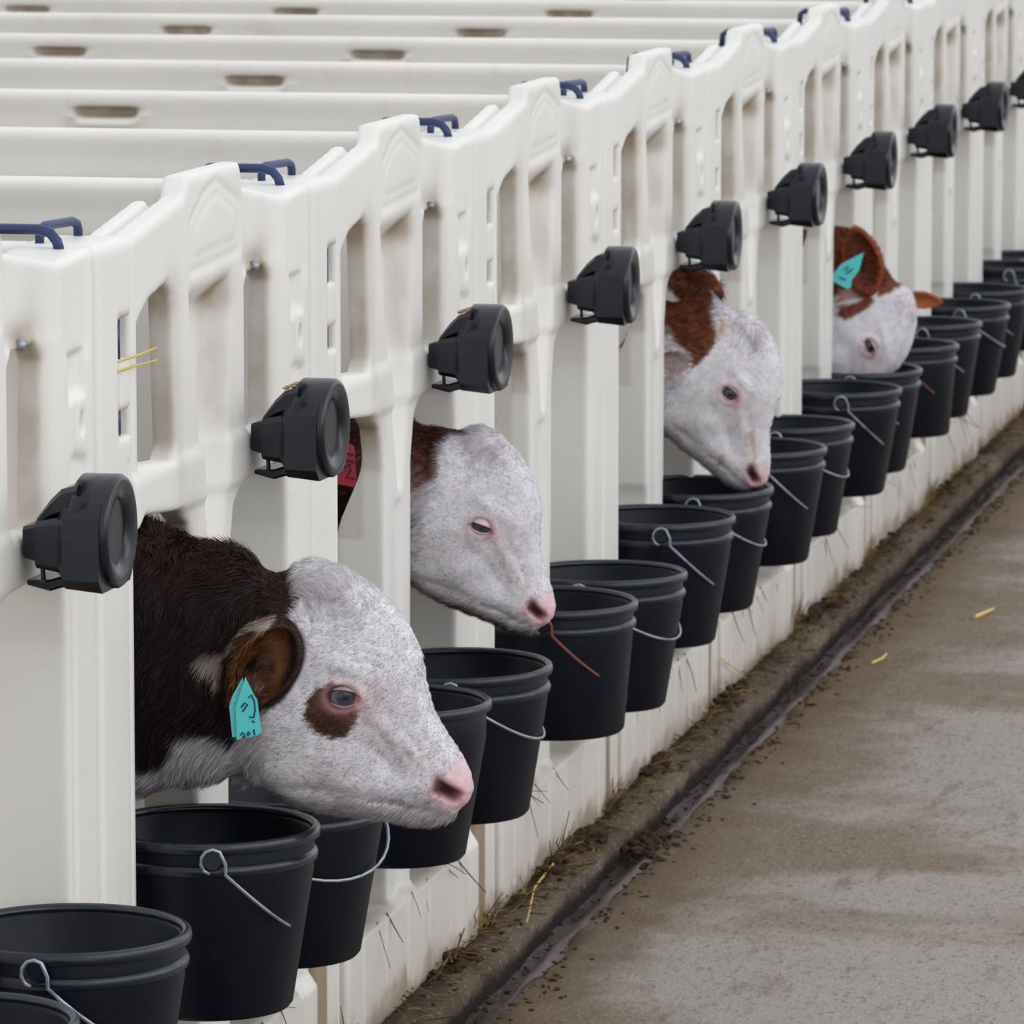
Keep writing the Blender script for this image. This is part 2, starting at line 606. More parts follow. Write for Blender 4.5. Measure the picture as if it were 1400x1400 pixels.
# small pockets and slot of the column (hinge side)
pk = poly_sdf(PX, PZ, [(0.80, 1.155), (0.875, 1.16), (0.875, 1.222), (0.80, 1.222)])
yf += 0.010 * sstep(-pk, -0.001, 0.012)
pk2 = poly_sdf(PX, PZ, [(0.80, 1.04), (0.885, 1.04), (0.885, 1.085), (0.83, 1.098), (0.80, 1.085)])
yf += 0.008 * sstep(-pk2, -0.001, 0.012)
yf += 0.02 * sstep(-(((PX - 0.858) / 0.008) ** 2 + ((PZ - 1.128) / 0.016) ** 2 - 1), 0, 0.5)
# beam stands proud, lower wall stands proud
yf -= 0.006 * sstep(PZ, 0.945, 0.962) * sstep(-PZ, -1.035, -1.015) * sstep(0.78 - PX, 0, .02)
yf -= 0.014 * sstep(-PZ, -0.185, -0.165)
# back surface
yb = np.full(PX.shape, 0.036)
yb += 0.060 * sstep(PX, 0.735, 0.77)
yb += 0.045 * sstep(-PZ, -0.89, -0.74) * sstep(0.74 - PX, 0, 0.04)
yb += 0.055 * sstep(PX, 0.575, 0.585) * sstep(PZ, 1.262, 1.275) * (PX < .76)
yb += 0.030 * sstep(0.245 - PX, 0, 0.01) * sstep(PZ, 1.275, 1.285)
yb = np.minimum(np.maximum(yb, yf + .012), 0.105)
F = np.empty((len(xs), len(ys), len(zs)), np.float32)
for j, y in enumerate(ys):
    dy = np.maximum(yf - y, y - yb)
    f = rmax(d2, dy, 0.009)
    # groove that splits the double top edge of the left slope and the raised crown
    g = np.maximum(np.abs(y - 0.034) - 0.004, 0)
    top = 0.012 - (-poly_sdf(PX, PZ, outline)) if j == -1 else None
    F[:, j, :] = f
grx = poly_sdf(PX, PZ, outline)
for j, y in enumerate(ys):
    if abs(y - 0.036) < 0.006:
        cut = np.where((PX < 0.27) & (PZ > 1.3), -(grx + 0.010), -1e9)
        F[:, j, :] = np.maximum(F[:, j, :], np.where((PX < 0.27) & (PZ > 1.3), -(-grx - 0.010), -1e9).astype(np.float32) * 1.0)
v, q = surface_nets(F, xs, ys, zs)
pf_root = empty('pen_front_panel', ((-1) * PIT, 0, 0))
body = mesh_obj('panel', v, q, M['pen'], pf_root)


def blob(v, x, z, rx, rz, a):
    return a * np.exp(-((v[:, 0] - x) / rx) ** 2 - ((v[:, 2] - z) / rz) ** 2)


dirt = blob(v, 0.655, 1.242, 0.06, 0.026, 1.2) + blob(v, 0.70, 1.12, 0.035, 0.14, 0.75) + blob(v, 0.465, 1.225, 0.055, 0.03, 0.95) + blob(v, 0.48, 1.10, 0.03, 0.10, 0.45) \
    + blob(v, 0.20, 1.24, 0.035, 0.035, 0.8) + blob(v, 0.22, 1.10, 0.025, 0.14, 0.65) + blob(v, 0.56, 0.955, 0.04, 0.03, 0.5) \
    + blob(v, 0.27, 0.93, 0.045, 0.05, 0.9) + blob(v, 0.80, 0.97, 0.05, 0.02, 0.3) + blob(v, .84, 1.045, .03, .008, .6) + blob(v, .84, 1.218, .03, .006, .5)  # grime plus brown shading of recesses and jambs, put into the colour
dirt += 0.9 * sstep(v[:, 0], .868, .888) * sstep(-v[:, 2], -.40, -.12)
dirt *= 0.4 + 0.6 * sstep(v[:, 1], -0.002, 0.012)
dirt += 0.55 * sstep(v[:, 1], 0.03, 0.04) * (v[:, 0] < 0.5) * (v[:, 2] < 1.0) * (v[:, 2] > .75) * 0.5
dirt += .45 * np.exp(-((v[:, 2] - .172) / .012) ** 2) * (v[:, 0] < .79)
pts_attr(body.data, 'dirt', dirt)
# latch rod lying on the low shoulder, running back into the pen
bm = bmesh.new()
tube(bm, [(0.895, 0.030, 1.335), (0.895, 0.034, 1.350), (0.897, 0.043, 1.360), (0.90, 0.058, 1.364), (0.90, 0.14, 1.364), (0.90, 0.15, 1.357), (0.90, 0.152, 1.33)], 0.0068, 10)
lr = bm_obj('latch_rod', bm, M['blue'], pf_root, True)
tag(lr, 'dark blue steel latch rod')
# screw at the top of the right window
bm = bmesh.new()
bmesh.ops.create_uvsphere(bm, u_segments=12, v_segments=8, radius=0.008, matrix=Matrix.Translation((0.640, 0.004, 1.246)))
bm_obj('screw', bm, M['wire'], pf_root, True)

# ------------------------------------------------------------------ divider with its front post
xs2 = np.arange(0.918, 1.112, 0.0055)
ys2 = np.arange(-0.03, 0.125, 0.0045)
zs2 = np.concatenate([np.arange(-0.012, 1.0, 0.012), np.arange(1.0, 1.36, 0.0055)])
X3, Y3, Z3 = np.meshgrid(xs2, ys2, zs2, indexing='ij')


def box3(cx, cy, cz, hx, hy, hz, r):
    qx, qy, qz = np.abs(X3 - cx) - hx + r, np.abs(Y3 - cy) - hy + r, np.abs(Z3 - cz) - hz + r
    return np.sqrt(np.maximum(qx, 0) ** 2 + np.maximum(qy, 0) ** 2 + np.maximum(qz, 0) ** 2) + np.minimum(np.maximum(qx, np.maximum(qy, qz)), 0) - r


f = box3(1.0135, 0.05, 0.668, 0.0805, 0.056, 0.674, 0.014)
f = smax(f, -box3(1.085, 0.0, 1.163, 0.055, 0.034, 0.076, 0.006), 0.006)
f = smin(f, box3(1.066, 0.022, 1.152, 0.026, 0.026, 0.034, 0.008), 0.004)
f += 0.004 * np.exp(-((X3 - 1.072) / 0.004) ** 2) * (Z3 < 1.05)
v, q = surface_nets(f, xs2, ys2, zs2)
dv_root = empty('pen_divider', (-PIT, 0, 0))
po = mesh_obj('front_post', v, q, M['pen'], dv_root)
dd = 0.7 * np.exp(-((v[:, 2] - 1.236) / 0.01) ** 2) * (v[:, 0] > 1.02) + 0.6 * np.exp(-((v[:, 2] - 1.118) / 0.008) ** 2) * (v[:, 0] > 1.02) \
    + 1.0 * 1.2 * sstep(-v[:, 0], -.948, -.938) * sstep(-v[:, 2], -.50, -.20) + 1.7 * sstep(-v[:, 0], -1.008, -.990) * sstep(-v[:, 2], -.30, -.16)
pts_attr(po.data, 'dirt', dd)
for z0, z1 in ((1.088, 1.122), (1.182, 1.236)):
    bm = bmesh.new()
    tube(bm, [(1.062, 0.012, z0), (1.062, 0.012, z1)], 0.010, 10)
    tag(bm_obj('hinge_rod', bm, M['blue'], dv_root, True), 'dark blue hinge rod in the pocket of the post')
bm = bmesh.new()
tube(bm, [(0.955, 0.075, 1.33), (0.955, 0.075, 1.350), (0.962, 0.075, 1.359), (0.975, 0.075, 1.362), (1.055, 0.062, 1.362), (1.068, 0.060, 1.358), (1.074, 0.06, 1.35), (1.074, 0.06, 1.33)], 0.0062, 10)
tag(bm_obj('staple', bm, M['blue'], dv_root, True), 'short blue steel staple on top of the post')

# side panel of the divider: y 0.10 .. 3.15, slots near the top, shallow ribs
ys3 = np.concatenate([np.arange(0.085, 3.17, 0.012)])
zs3 = np.concatenate([np.arange(-0.02, 1.1, 0.04), np.arange(1.1, 1.36, 0.006)])
xs3 = np.arange(-0.036, 0.037, 0.006)
PY, PZ3 = np.meshgrid(ys3, zs3, indexing='ij')
dside = poly_sdf(PY, PZ3, [(0.10, 0), (0.10, 1.338), (3.15, 1.338), (3.15, 0)])
hw = 0.021 + 0.005 * sstep(PZ3, 1.245, 1.255) + 0.004 * sstep(PZ3, 1.285, 1.325)
slot = np.zeros(PY.shape)
for yc in (0.965, 1.722, 2.479):
    sd = poly_sdf(PY, PZ3, [(yc - 0.066, 1.305), (yc - 0.052, 1.288), (yc + 0.052, 1.288), (yc + 0.066, 1.305), (yc + 0.05, 1.309), (yc - 0.05, 1.309)])
    slot = np.maximum(slot, sstep(-sd, -0.002, 0.006))
    hw += 0.006 * np.exp(-((sd - 0.012) / 0.006) ** 2) * (PZ3 < 1.298)
F3 = np.empty((len(xs3), len(ys3), len(zs3)), np.float32)
for i, x in enumerate(xs3):
    w = np.where(x < 0, hw - 0.026 * slot, hw)
    F3[i] = rmax(dside, np.abs(x) - w, 0.012)
v, q = surface_nets(F3, xs3, ys3, zs3)
v[:, 0] += 1.01
sp = mesh_obj('side_panel', v, q, M['divider'], dv_root)
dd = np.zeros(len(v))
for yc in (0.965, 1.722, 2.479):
    dd += np.exp(-(np.abs((v[:, 1] - yc) / 0.066)) ** 6 - (np.abs(v[:, 2] - 1.298) / 0.0115) ** 4) * 0.85 * (v[:, 0] < 1.02)  # brown fill paints the shade inside the slot pockets
pts_attr(sp.data, 'dirt', dd)

ordn = ['first', 'second', 'third', 'fourth', 'fifth', 'sixth', 'seventh', 'eighth', 'ninth', 'tenth', 'eleventh']
extra = {0: 'cut off by the left edge', 1: 'brown-necked calf leaning from it',
         2: 'curly-headed calf in it', 4: 'calf muzzle at bucket rim',
         6: 'calf face down in bucket'}
fronts, divs = [], []
jit = np.random.default_rng(3)
for k in range(NPEN):
    o = pf_root if k == 0 else copy_tree(pf_root)
    o.location = ((k - 1) * PIT, 0, 0)
    o.rotation_euler = (0, 0, 0)
    tag(o, 'cream plastic pen front, %s from the near end, %s' % (ordn[k], extra.get(k, 'no calf showing')), 'pen panel', 'pen front panels in the row')
    d = dv_root if k == 0 else copy_tree(dv_root)
    d.location = ((k - 1) * PIT, 0, 0)
    divs.append(d)
    tag(d, 'cream plastic side divider with slim front post, %s from the near end' % ordn[k], 'pen divider', 'dividers between the pens')

# brown splashes on one divider in the background
bm = bmesh.new()
for y_, z_, r_ in ((0.713, 1.285, .012), (0.708, 1.274, .010), (0.672, 1.293, .013), (0.669, 1.283, .008), (0.690, 1.290, .006), (0.697, 1.287, .005), (0.664, 1.303, .005)):
    bmesh.ops.create_icosphere(bm, subdivisions=2, radius=r_, matrix=Matrix.Translation((-1.1 + 0.0, y_, z_)) @ Matrix.Diagonal((.18, 1, .8, 1)))
for v_ in bm.verts:
    v_.co.y += .003 * math.sin(v_.co.z * 900)
    v_.co.x += 2.089
ms = bm_obj('mud_splash', bm, simple('dried_mud', srgb(128, 102, 66), .9, 0, .1), divs[4], True)
tag(ms, 'dried brown splashes')

# ------------------------------------------------------------------ bottle holder
def make_holder():
    root = empty('bottle_holder')
    # ring: axis along y, faces the aisle; origin = ring centre x/z, fence plane y
    bm = bmesh.new()
    R, r = 0.069, 0.037
    lathe_surface(bm, [(R - .003, -0.070), (R, -0.073), (R, -0.116), (R - .003, -0.120), (R - 0.008, -0.121), (r + .006, -0.117), (r + .001, -0.112), (r, -0.10), (r - .004, -0.072), (r, -.070)], 48, 'y', True)
    ring = bm_obj('ring', bm, M['holder'], root, True)
    ring.data.polygons.foreach_set('use_smooth', [True] * len(ring.data.polygons))
    # faceted funnel body between fence and ring
    bm = bmesh.new()

    def loft(secs):
        rr = []
        for y, x0, x1, z0, z1, c in secs:
            rr.append([bm.verts.new(p) for p in ((x0 + c, y, z0), (x1 - c, y, z0), (x1, y, z0 + c), (x1, y, z1 - c), (x1 - c, y, z1), (x0 + c, y, z1), (x0, y, z1 - c), (x0, y, z0 + c))])
        for a, b in zip(rr[:-1], rr[1:]):
            for i in range(8):
                bm.faces.new((a[i], a[(i + 1) % 8], b[(i + 1) % 8], b[i]))
        bm.faces.new(rr[0][::-1])
        bm.faces.new(rr[-1])
    loft([(-0.004, -0.030, 0.030, -0.032, 0.006, .004), (-0.022, -0.034, 0.034, -0.036, 0.010, .004), (-0.024, -0.046, 0.046, -0.042, 0.014, .006),
          (-0.052, -0.052, 0.052, -0.046, 0.020, .008), (-0.056, -0.056, 0.056, -0.050, 0.026, .010), (-0.064, -0.066, 0.066, -0.064, 0.034, .012), (-0.112, -0.075, 0.075, -0.068, 0.040, .016)])
    bm_obj('funnel', bm, M['holder'], root, False, 0.0022, 2)
    # upper wedge with a ridge up to the ring
    bm = bmesh.new()
    loft([(-0.020, -0.026, 0.040, 0.006, 0.016, .003), (-0.040, -0.036, 0.046, 0.016, 0.040, .006), (-0.056, -0.044, 0.050, 0.022, 0.054, .006), (-0.078, -0.050, 0.056, 0.026, 0.060, .006)])
    bm_obj('wedge', bm, M['holder'], root, False, 0.002, 2)
    # lower tray / clip and its strap
    bm = bmesh.new()
    loft([(-0.010, -0.034, 0.030, -0.064, -0.058, .002), (-0.040, -0.040, 0.036, -0.070, -0.056, .003), (-0.052, -0.042, 0.038, -0.066, -0.052, .003), (-0.080, -0.046, 0.044, -0.060, -0.046, .003)])
    tube(bm, [(-0.03, -0.028, -0.030), (-0.032, -0.030, -0.05), (-0.03, -0.030, -0.066)], 0.003, 8)
    bm_obj('tray', bm, M['holder'], root)
    bm = bmesh.new()
    bmesh.ops.create_uvsphere(bm, u_segments=12, v_segments=8, radius=0.0055, matrix=Matrix.Translation((-0.046, -0.07, -0.01)))
    bm_obj('rivet', bm, M['wire'], root, True)
    return root


hx = [0.625, 0.60, 0.60, 0.60, 0.59, 0.59, 0.59, 0.60, 0.58, 0.58, 0.58]
h0 = make_holder()
hextra = {0: 'at the left edge', 1: 'above the nearest calf', 2: 'over the curly-headed calf',
          4: 'touching the third calf', 6: 'above the fourth calf'}
for k in range(10):
    o = h0 if k == 0 else copy_tree(h0)
    o.location = ((k - 1) * PIT + hx[k], -0.006, 1.026)
    o.rotation_euler = (0, 0, jit.uniform(-.05, .05) if k else 0)
    tag(o, 'black bottle holder with round ring, %s from the left%s' % (ordn[k], ', ' + hextra[k] if k in hextra else ''), 'bottle holder', 'bottle holders on the pen fronts')
# spilt meal lying on three holders
for k, nm in ((1, 'second'), (2, 'third')):
    bm = bmesh.new()
    for i in range(90):
        a = random.uniform(-.032, .036); y = random.uniform(-.078, -.056)
        c = Vector(((k - 1) * PIT + hx[k] + a, y, 1.026 + 0.0545 + 0.27 * (-y - .056) + random.uniform(0, .003)))
        bmesh.ops.create_icosphere(bm, subdivisions=1, radius=random.uniform(.0015, .003), matrix=Matrix.Translation(c) @ Matrix.Diagonal((1, 1.6, .6, 1)))
    tag(bm_obj('spilt_feed', bm, M['meal'], None), 'crumbs of pale feed on top of the %s bottle holder from the left' % nm, 'feed crumbs', None, 'stuff')

# ------------------------------------------------------------------ buckets
RB, HB = 0.150, 0.245


def bail_pts(R, drop, n=22, ear_z=-0.022, sag=0.0):
    pts = []
    for i in range(n + 1):
        a = -math.pi / 2 + math.pi * i / n
        x = R * math.sin(a)
        o = math.cos(a)
        pts.append((x, -o * R * math.cos(drop) * 1.02, ear_z - o * R * math.sin(drop) * 1.02))
    return pts


def make_bucket(rb, hb, name='bucket', bail=0.62, one_ring=False, wire='wire'):
    root = empty(name)
    R = RB
    bm = bmesh.new()
    prof = [(0.0001, -hb + .006), (rb - .006, -hb + .006), (R * .94 - 0.004, -0.006), (R * .94 - .002, -0.002), (R * .945, -0.002), (R * .945, -.03)]
    lathe_surface(bm, [(0.001, -hb + .004), (rb - .010, -hb + .004), (R * .93 - 0.0045, -0.012), (R * .93, -0.004), (R * .945, -.008), (R * .935, -.06), (rb + .002, -hb + .006), (rb - .003, -hb), (rb - .02, -hb), (rb - .022, -hb + .003), (0.001, -hb + .003)], 72)
    bm_obj('body', bm, M['bucket'], root, True)
    bm = bmesh.new()
    lathe_surface(bm, [(R * .93 - .003, -.006), (R * .93, -.001), (R * .965, 0.001), (R * .99, -0.002), (R, -0.008), (R * .993, -0.014), (R * .96, -0.015), (R * .945, -.012)], 72, 'z', True)
    tag(bm_obj('rim', bm, M['bucket_rim'], root, True), 'rounded dark grey rim')
    if not one_ring:
        bm = bmesh.new()
        lathe_surface(bm, [(R * .935, -.030), (R * .965, -.033), (R * .978, -0.038), (R * .97, -.044), (R * .925, -.047)], 72)
        tag(bm_obj('band', bm, M['bucket_rim'], root, True), 'raised band below the rim')
    ez = -0.022
    for s in (-1, 1):
        bm = bmesh.new()
        bmesh.ops.create_cone(bm, cap_ends=True, segments=20, radius1=0.0145, radius2=0.013, depth=0.012,
                              matrix=Matrix.Translation((s * (R * .985), 0, ez + .002)) @ Matrix.Rotation(math.pi / 2, 4, 'Y'))
        bm_obj('ear', bm, M['bucket_rim'], root, False, 0.002, 2)
    if bail is not None:
        bm = bmesh.new()
        p = bail_pts(R + 0.012, bail)
        # hook over the ears
        pre = [(-(R + .011), .0158 * math.cos(t_), ez + .001 + .0165 * math.sin(t_)) for t_ in [-1.3, -.8, -.2, .4, 1.0, 1.6, 2.2, 2.7]]
        pre[-1] = (-(R + .012), -.0165, ez - .002)
        post = [(-x, y, z) for x, y, z in pre[::-1]]
        tube(bm, pre + p[1:-1] + post, 0.0024, 8)
        tag(bm_obj('bail', bm, M[wire], root, True), 'thin wire bail')
    return root


protoA = make_bucket(0.110, HB, bail=0.78)
protoB = make_bucket(0.108, HB, bail=0.62)
protoC = make_bucket(0.126, 0.228, bail=0.80, wire='rust')
protoD = make_bucket(0.108, HB, bail=1.0, one_ring=True)
# (pen, side, proto, dx, dy, dz, axis angle of the bail)
ZR = 0.517
plan = [
    (0, 0, 'A', 0.00, 0, 0.008, 0.02), (0, 1, 'A', -0.01, -.008, 0.020, 0.03),
    (1, 0, 'A', 0.00, -.006, 0.026, 0.30), (1, 1, 'B', -0.00, 0.01, -0.004, -0.55),
    (2, 0, 'D', 0.00, 0, 0.012, 0.20), (2, 1, 'B', 0.00, 0, -0.007, 0.12),
    (3, 0, 'C', 0.025, -0.014, 0.0, 0.1), (3, 1, 'B', 0.02, -0.018, -0.016, -0.1),
    (4, 0, 'A', 0.00, 0, 0.004, 0.22), (4, 1, 'B', 0.02, 0.005, 0, 0.1),
    (5, 0, 'A', 0.05, 0, 0, 0.2), (5, 1, 'B', 0.02, 0.005, 0, 0.0),
    (6, 0, 'A', 0.02, -0.01, 0.01, 0.2), (6, 1, 'A', -0.02, 0, 0.01, 0.0),
    (7, 0, 'C', 0.02, 0, 0, 0.1), (7, 1, 'A', 0.02, 0, 0.01, 0.1),
    (8, 0, 'B', 0.0, 0, 0, 0.2), (8, 1, 'A', 0.0, 0, 0.0, 0.1),
    (9, 0, 'A', 0.0, 0, 0.01, 0.2), (9, 1, 'B', 0.0, 0, 0.0, 0.1), (10, 0, 'A', 0.0, 0, 0.0, 0.1), (10, 1, 'A', 0.0, 0, 0.0, 0.1),
]
protos = {'A': protoA, 'B': protoB, 'C': protoC, 'D': protoD}
used = set()
bx = {(1, 0): ', below the nearest calf neck', (1, 1): ', behind the nearest calf jaw', (2, 0): ', behind the nearest nose',
      (3, 0): ', wide base, rusty bail', (4, 1): ', muzzle on its rim', (6, 1): ', calf face in it', (0, 0): ', in the lower left corner'}
for k, side, pr, dx, dy, dz, ang in plan:
    p = protos[pr]
    if pr in used:
        o = copy_tree(p)
    else:
        o = p
        used.add(pr)
    cx = (k - 1) * PIT + (0.170 if side == 0 else 0.630) + dx
    o.location = (cx, -0.047 + dy, ZR + dz)
    o.rotation_euler = (jit.uniform(-.012, .012), jit.uniform(-.012, .012), ang)
    tag(o, 'black bucket, %s gap of %s pen from the left%s' % ('left' if side == 0 else 'right', ordn[k], bx.get((k, side), '')), 'bucket', 'black buckets hung along the pen fronts')

# ------------------------------------------------------------------ calves
VZ = Vector((0, 0, 1))
K0 = 1029.0


def cpx(u, v):
    """canonical head plane coordinates of the side view, metres from the eye"""
    return ((u - 468) / K0, (940 - v) / K0)


HEAD = [cpx(*p) for p in [(392, 782), (408, 768), (430, 762), (470, 774), (510, 798), (540, 828), (562, 858), (577, 892), (582, 930), (593, 972), (612, 1005),
                          (634, 1038), (645, 1062), (647, 1082), (641, 1098), (630, 1108), (616, 1121), (596, 1128), (570, 1130), (540, 1124), (500, 1118), (440, 1110), (395, 1098), (350, 1070),
                          (325, 1020), (315, 950), (325, 860), (352, 805)]]
WCTRL = [(cpx(u, v), w) for u, v, w in [(420, 790, .056), (500, 805, .060), (560, 870, .056), (468, 925, .080), (500, 935, .074), (525, 950, .063), (430, 900, .078), (400, 960, .080),
                                       (450, 1020, .071), (380, 1050, .060), (550, 990, .053), (500, 1060, .054), (590, 1030, .044), (560, 1090, .044), (610, 1070, .043),
                                       (632, 1095, .038), (635, 1065, .034), (340, 950, .080), (350, 850, .072), (440, 1090, .045), (540, 1035, .050)]]


def head_T(s, t):
    D = -poly_sdf(s, t, HEAD)
    num = np.zeros(s.shape)
    den = np.zeros(s.shape)
    for (a, b), w in WCTRL:
        k = 1 / (((s - a) ** 2 + (t - b) ** 2) + 0.0004) ** 1.5
        num += k * w
        den += k
    Wd = num / den
    R = 0.056 - 0.018 * sstep(s, 0.08, 0.14)
    m = np.clip(D / R, 0, 1)
    T = Wd * np.sqrt(np.maximum(1 - (1 - m) ** 2, 0))
    g = lambda u, v, ru, rv, rot=0.0: (lambda a, b: np.exp(-((a * math.cos(rot) + b * math.sin(rot)) / ru) ** 2 - ((-a * math.sin(rot) + b * math.cos(rot)) / rv) ** 2))(s - cpx(u, v)[0], t - cpx(u, v)[1])
    T += 0.007 * g(475, 900, .034, .012, -.35)            # brow
    T += 0.006 * g(455, 968, .03, .014, -.5)              # lower orbit
    rho = np.hypot(s / 1.12, t / 0.92)
    T += 0.0045 * np.exp(-((rho - 0.0215) / 0.006) ** 2) - 0.012 * np.exp(-(rho / 0.0145) ** 4)
    T += 0.006 * g(530, 990, .05, .010, -.85) - 0.005 * g(520, 1030, .04, .012, -.75)
    # nostril: raised wing, comma shaped pit
    T += 0.006 * g(604, 1074, .036, .022, -.7)
    T -= 0.028 * np.exp(-(((s - cpx(611, 1079)[0]) * math.cos(-.55) + (t - cpx(611, 1079)[1]) * math.sin(-.55)) / .0185) ** 4 - ((-(s - cpx(611, 1079)[0]) * math.sin(-.55) + (t - cpx(611, 1079)[1]) * math.cos(-.55)) / .0085) ** 4)
    T -= 0.012 * g(598, 1066, .009, .009)
    # mouth line
    ml = np.array([cpx(640, 1106), cpx(612, 1110), cpx(575, 1102), cpx(535, 1092), cpx(505, 1090)])
    dm = np.full(s.shape, 1e9)
    for a, b in zip(ml[:-1], ml[1:]):
        e = b - a
        w0, w1 = s - a[0], t - a[1]
        q = np.clip((w0 * e[0] + w1 * e[1]) / (e @ e), 0, 1)
        dm = np.minimum(dm, np.hypot(w0 - q * e[0], w1 - q * e[1]))
    T -= 0.004 * np.exp(-(dm / 0.0035) ** 2)
    T += 0.003 * g(560, 1075, .04, .014, -.1)
    T -= 0.004 * g(430, 1075, .07, .008, -.12)
    # folds over the eye and on the cheek
    T += 0.0011 * np.sin((np.hypot(s - .01, t + .02)) * 520) * g(505, 880, .04, .03) * 1.2
    T += 0.0012 * np.sin(s * 330 + t * 210) * g(560, 1010, .03, .022)
    T += 0.0032 * np.sin(s * 260 + 2.4 * np.sin(t * 170)) * np.sin(t * 240 + 2.1 * np.sin(s * 150 + 1)) * g(435, 805, .048, .032)
    return T, D


def ecaps(P, a, b, ra, rb):
    """elliptical capsule between a and b; ra/rb = (horizontal, vertical) radii"""
    a, b = np.array(a), np.array(b)
    e = b - a
    W_ = P - a
    q = np.clip((W_ @ e) / (e @ e), 0, 1)
    C_ = W_ - q[..., None] * e
    en = e / np.linalg.norm(e)
    up = np.array([0, 0, 1.0]) - en[2] * en
    if np.linalg.norm(up) < .3:
        up = np.array([0, 1.0, 0]) - en[1] * en
    up /= np.linalg.norm(up)
    pv = C_ @ up
    ph = np.sqrt(np.maximum((C_ ** 2).sum(-1) - pv ** 2, 0))
    rh = ra[0] + (rb[0] - ra[0]) * q
    rv = ra[1] + (rb[1] - ra[1]) * q
    return (np.sqrt((ph / rh) ** 2 + (pv / rv) ** 2) - 1) * np.minimum(rh, rv)


def norm(v):
    v = np.array(v, float)
    return v / np.linalg.norm(v)


def ear_frame(c):
    L = norm(c['L'])
    n = np.array(c['N'], float)
    n = norm(n - (n @ L) * L)
    return L, n, np.cross(n, L)


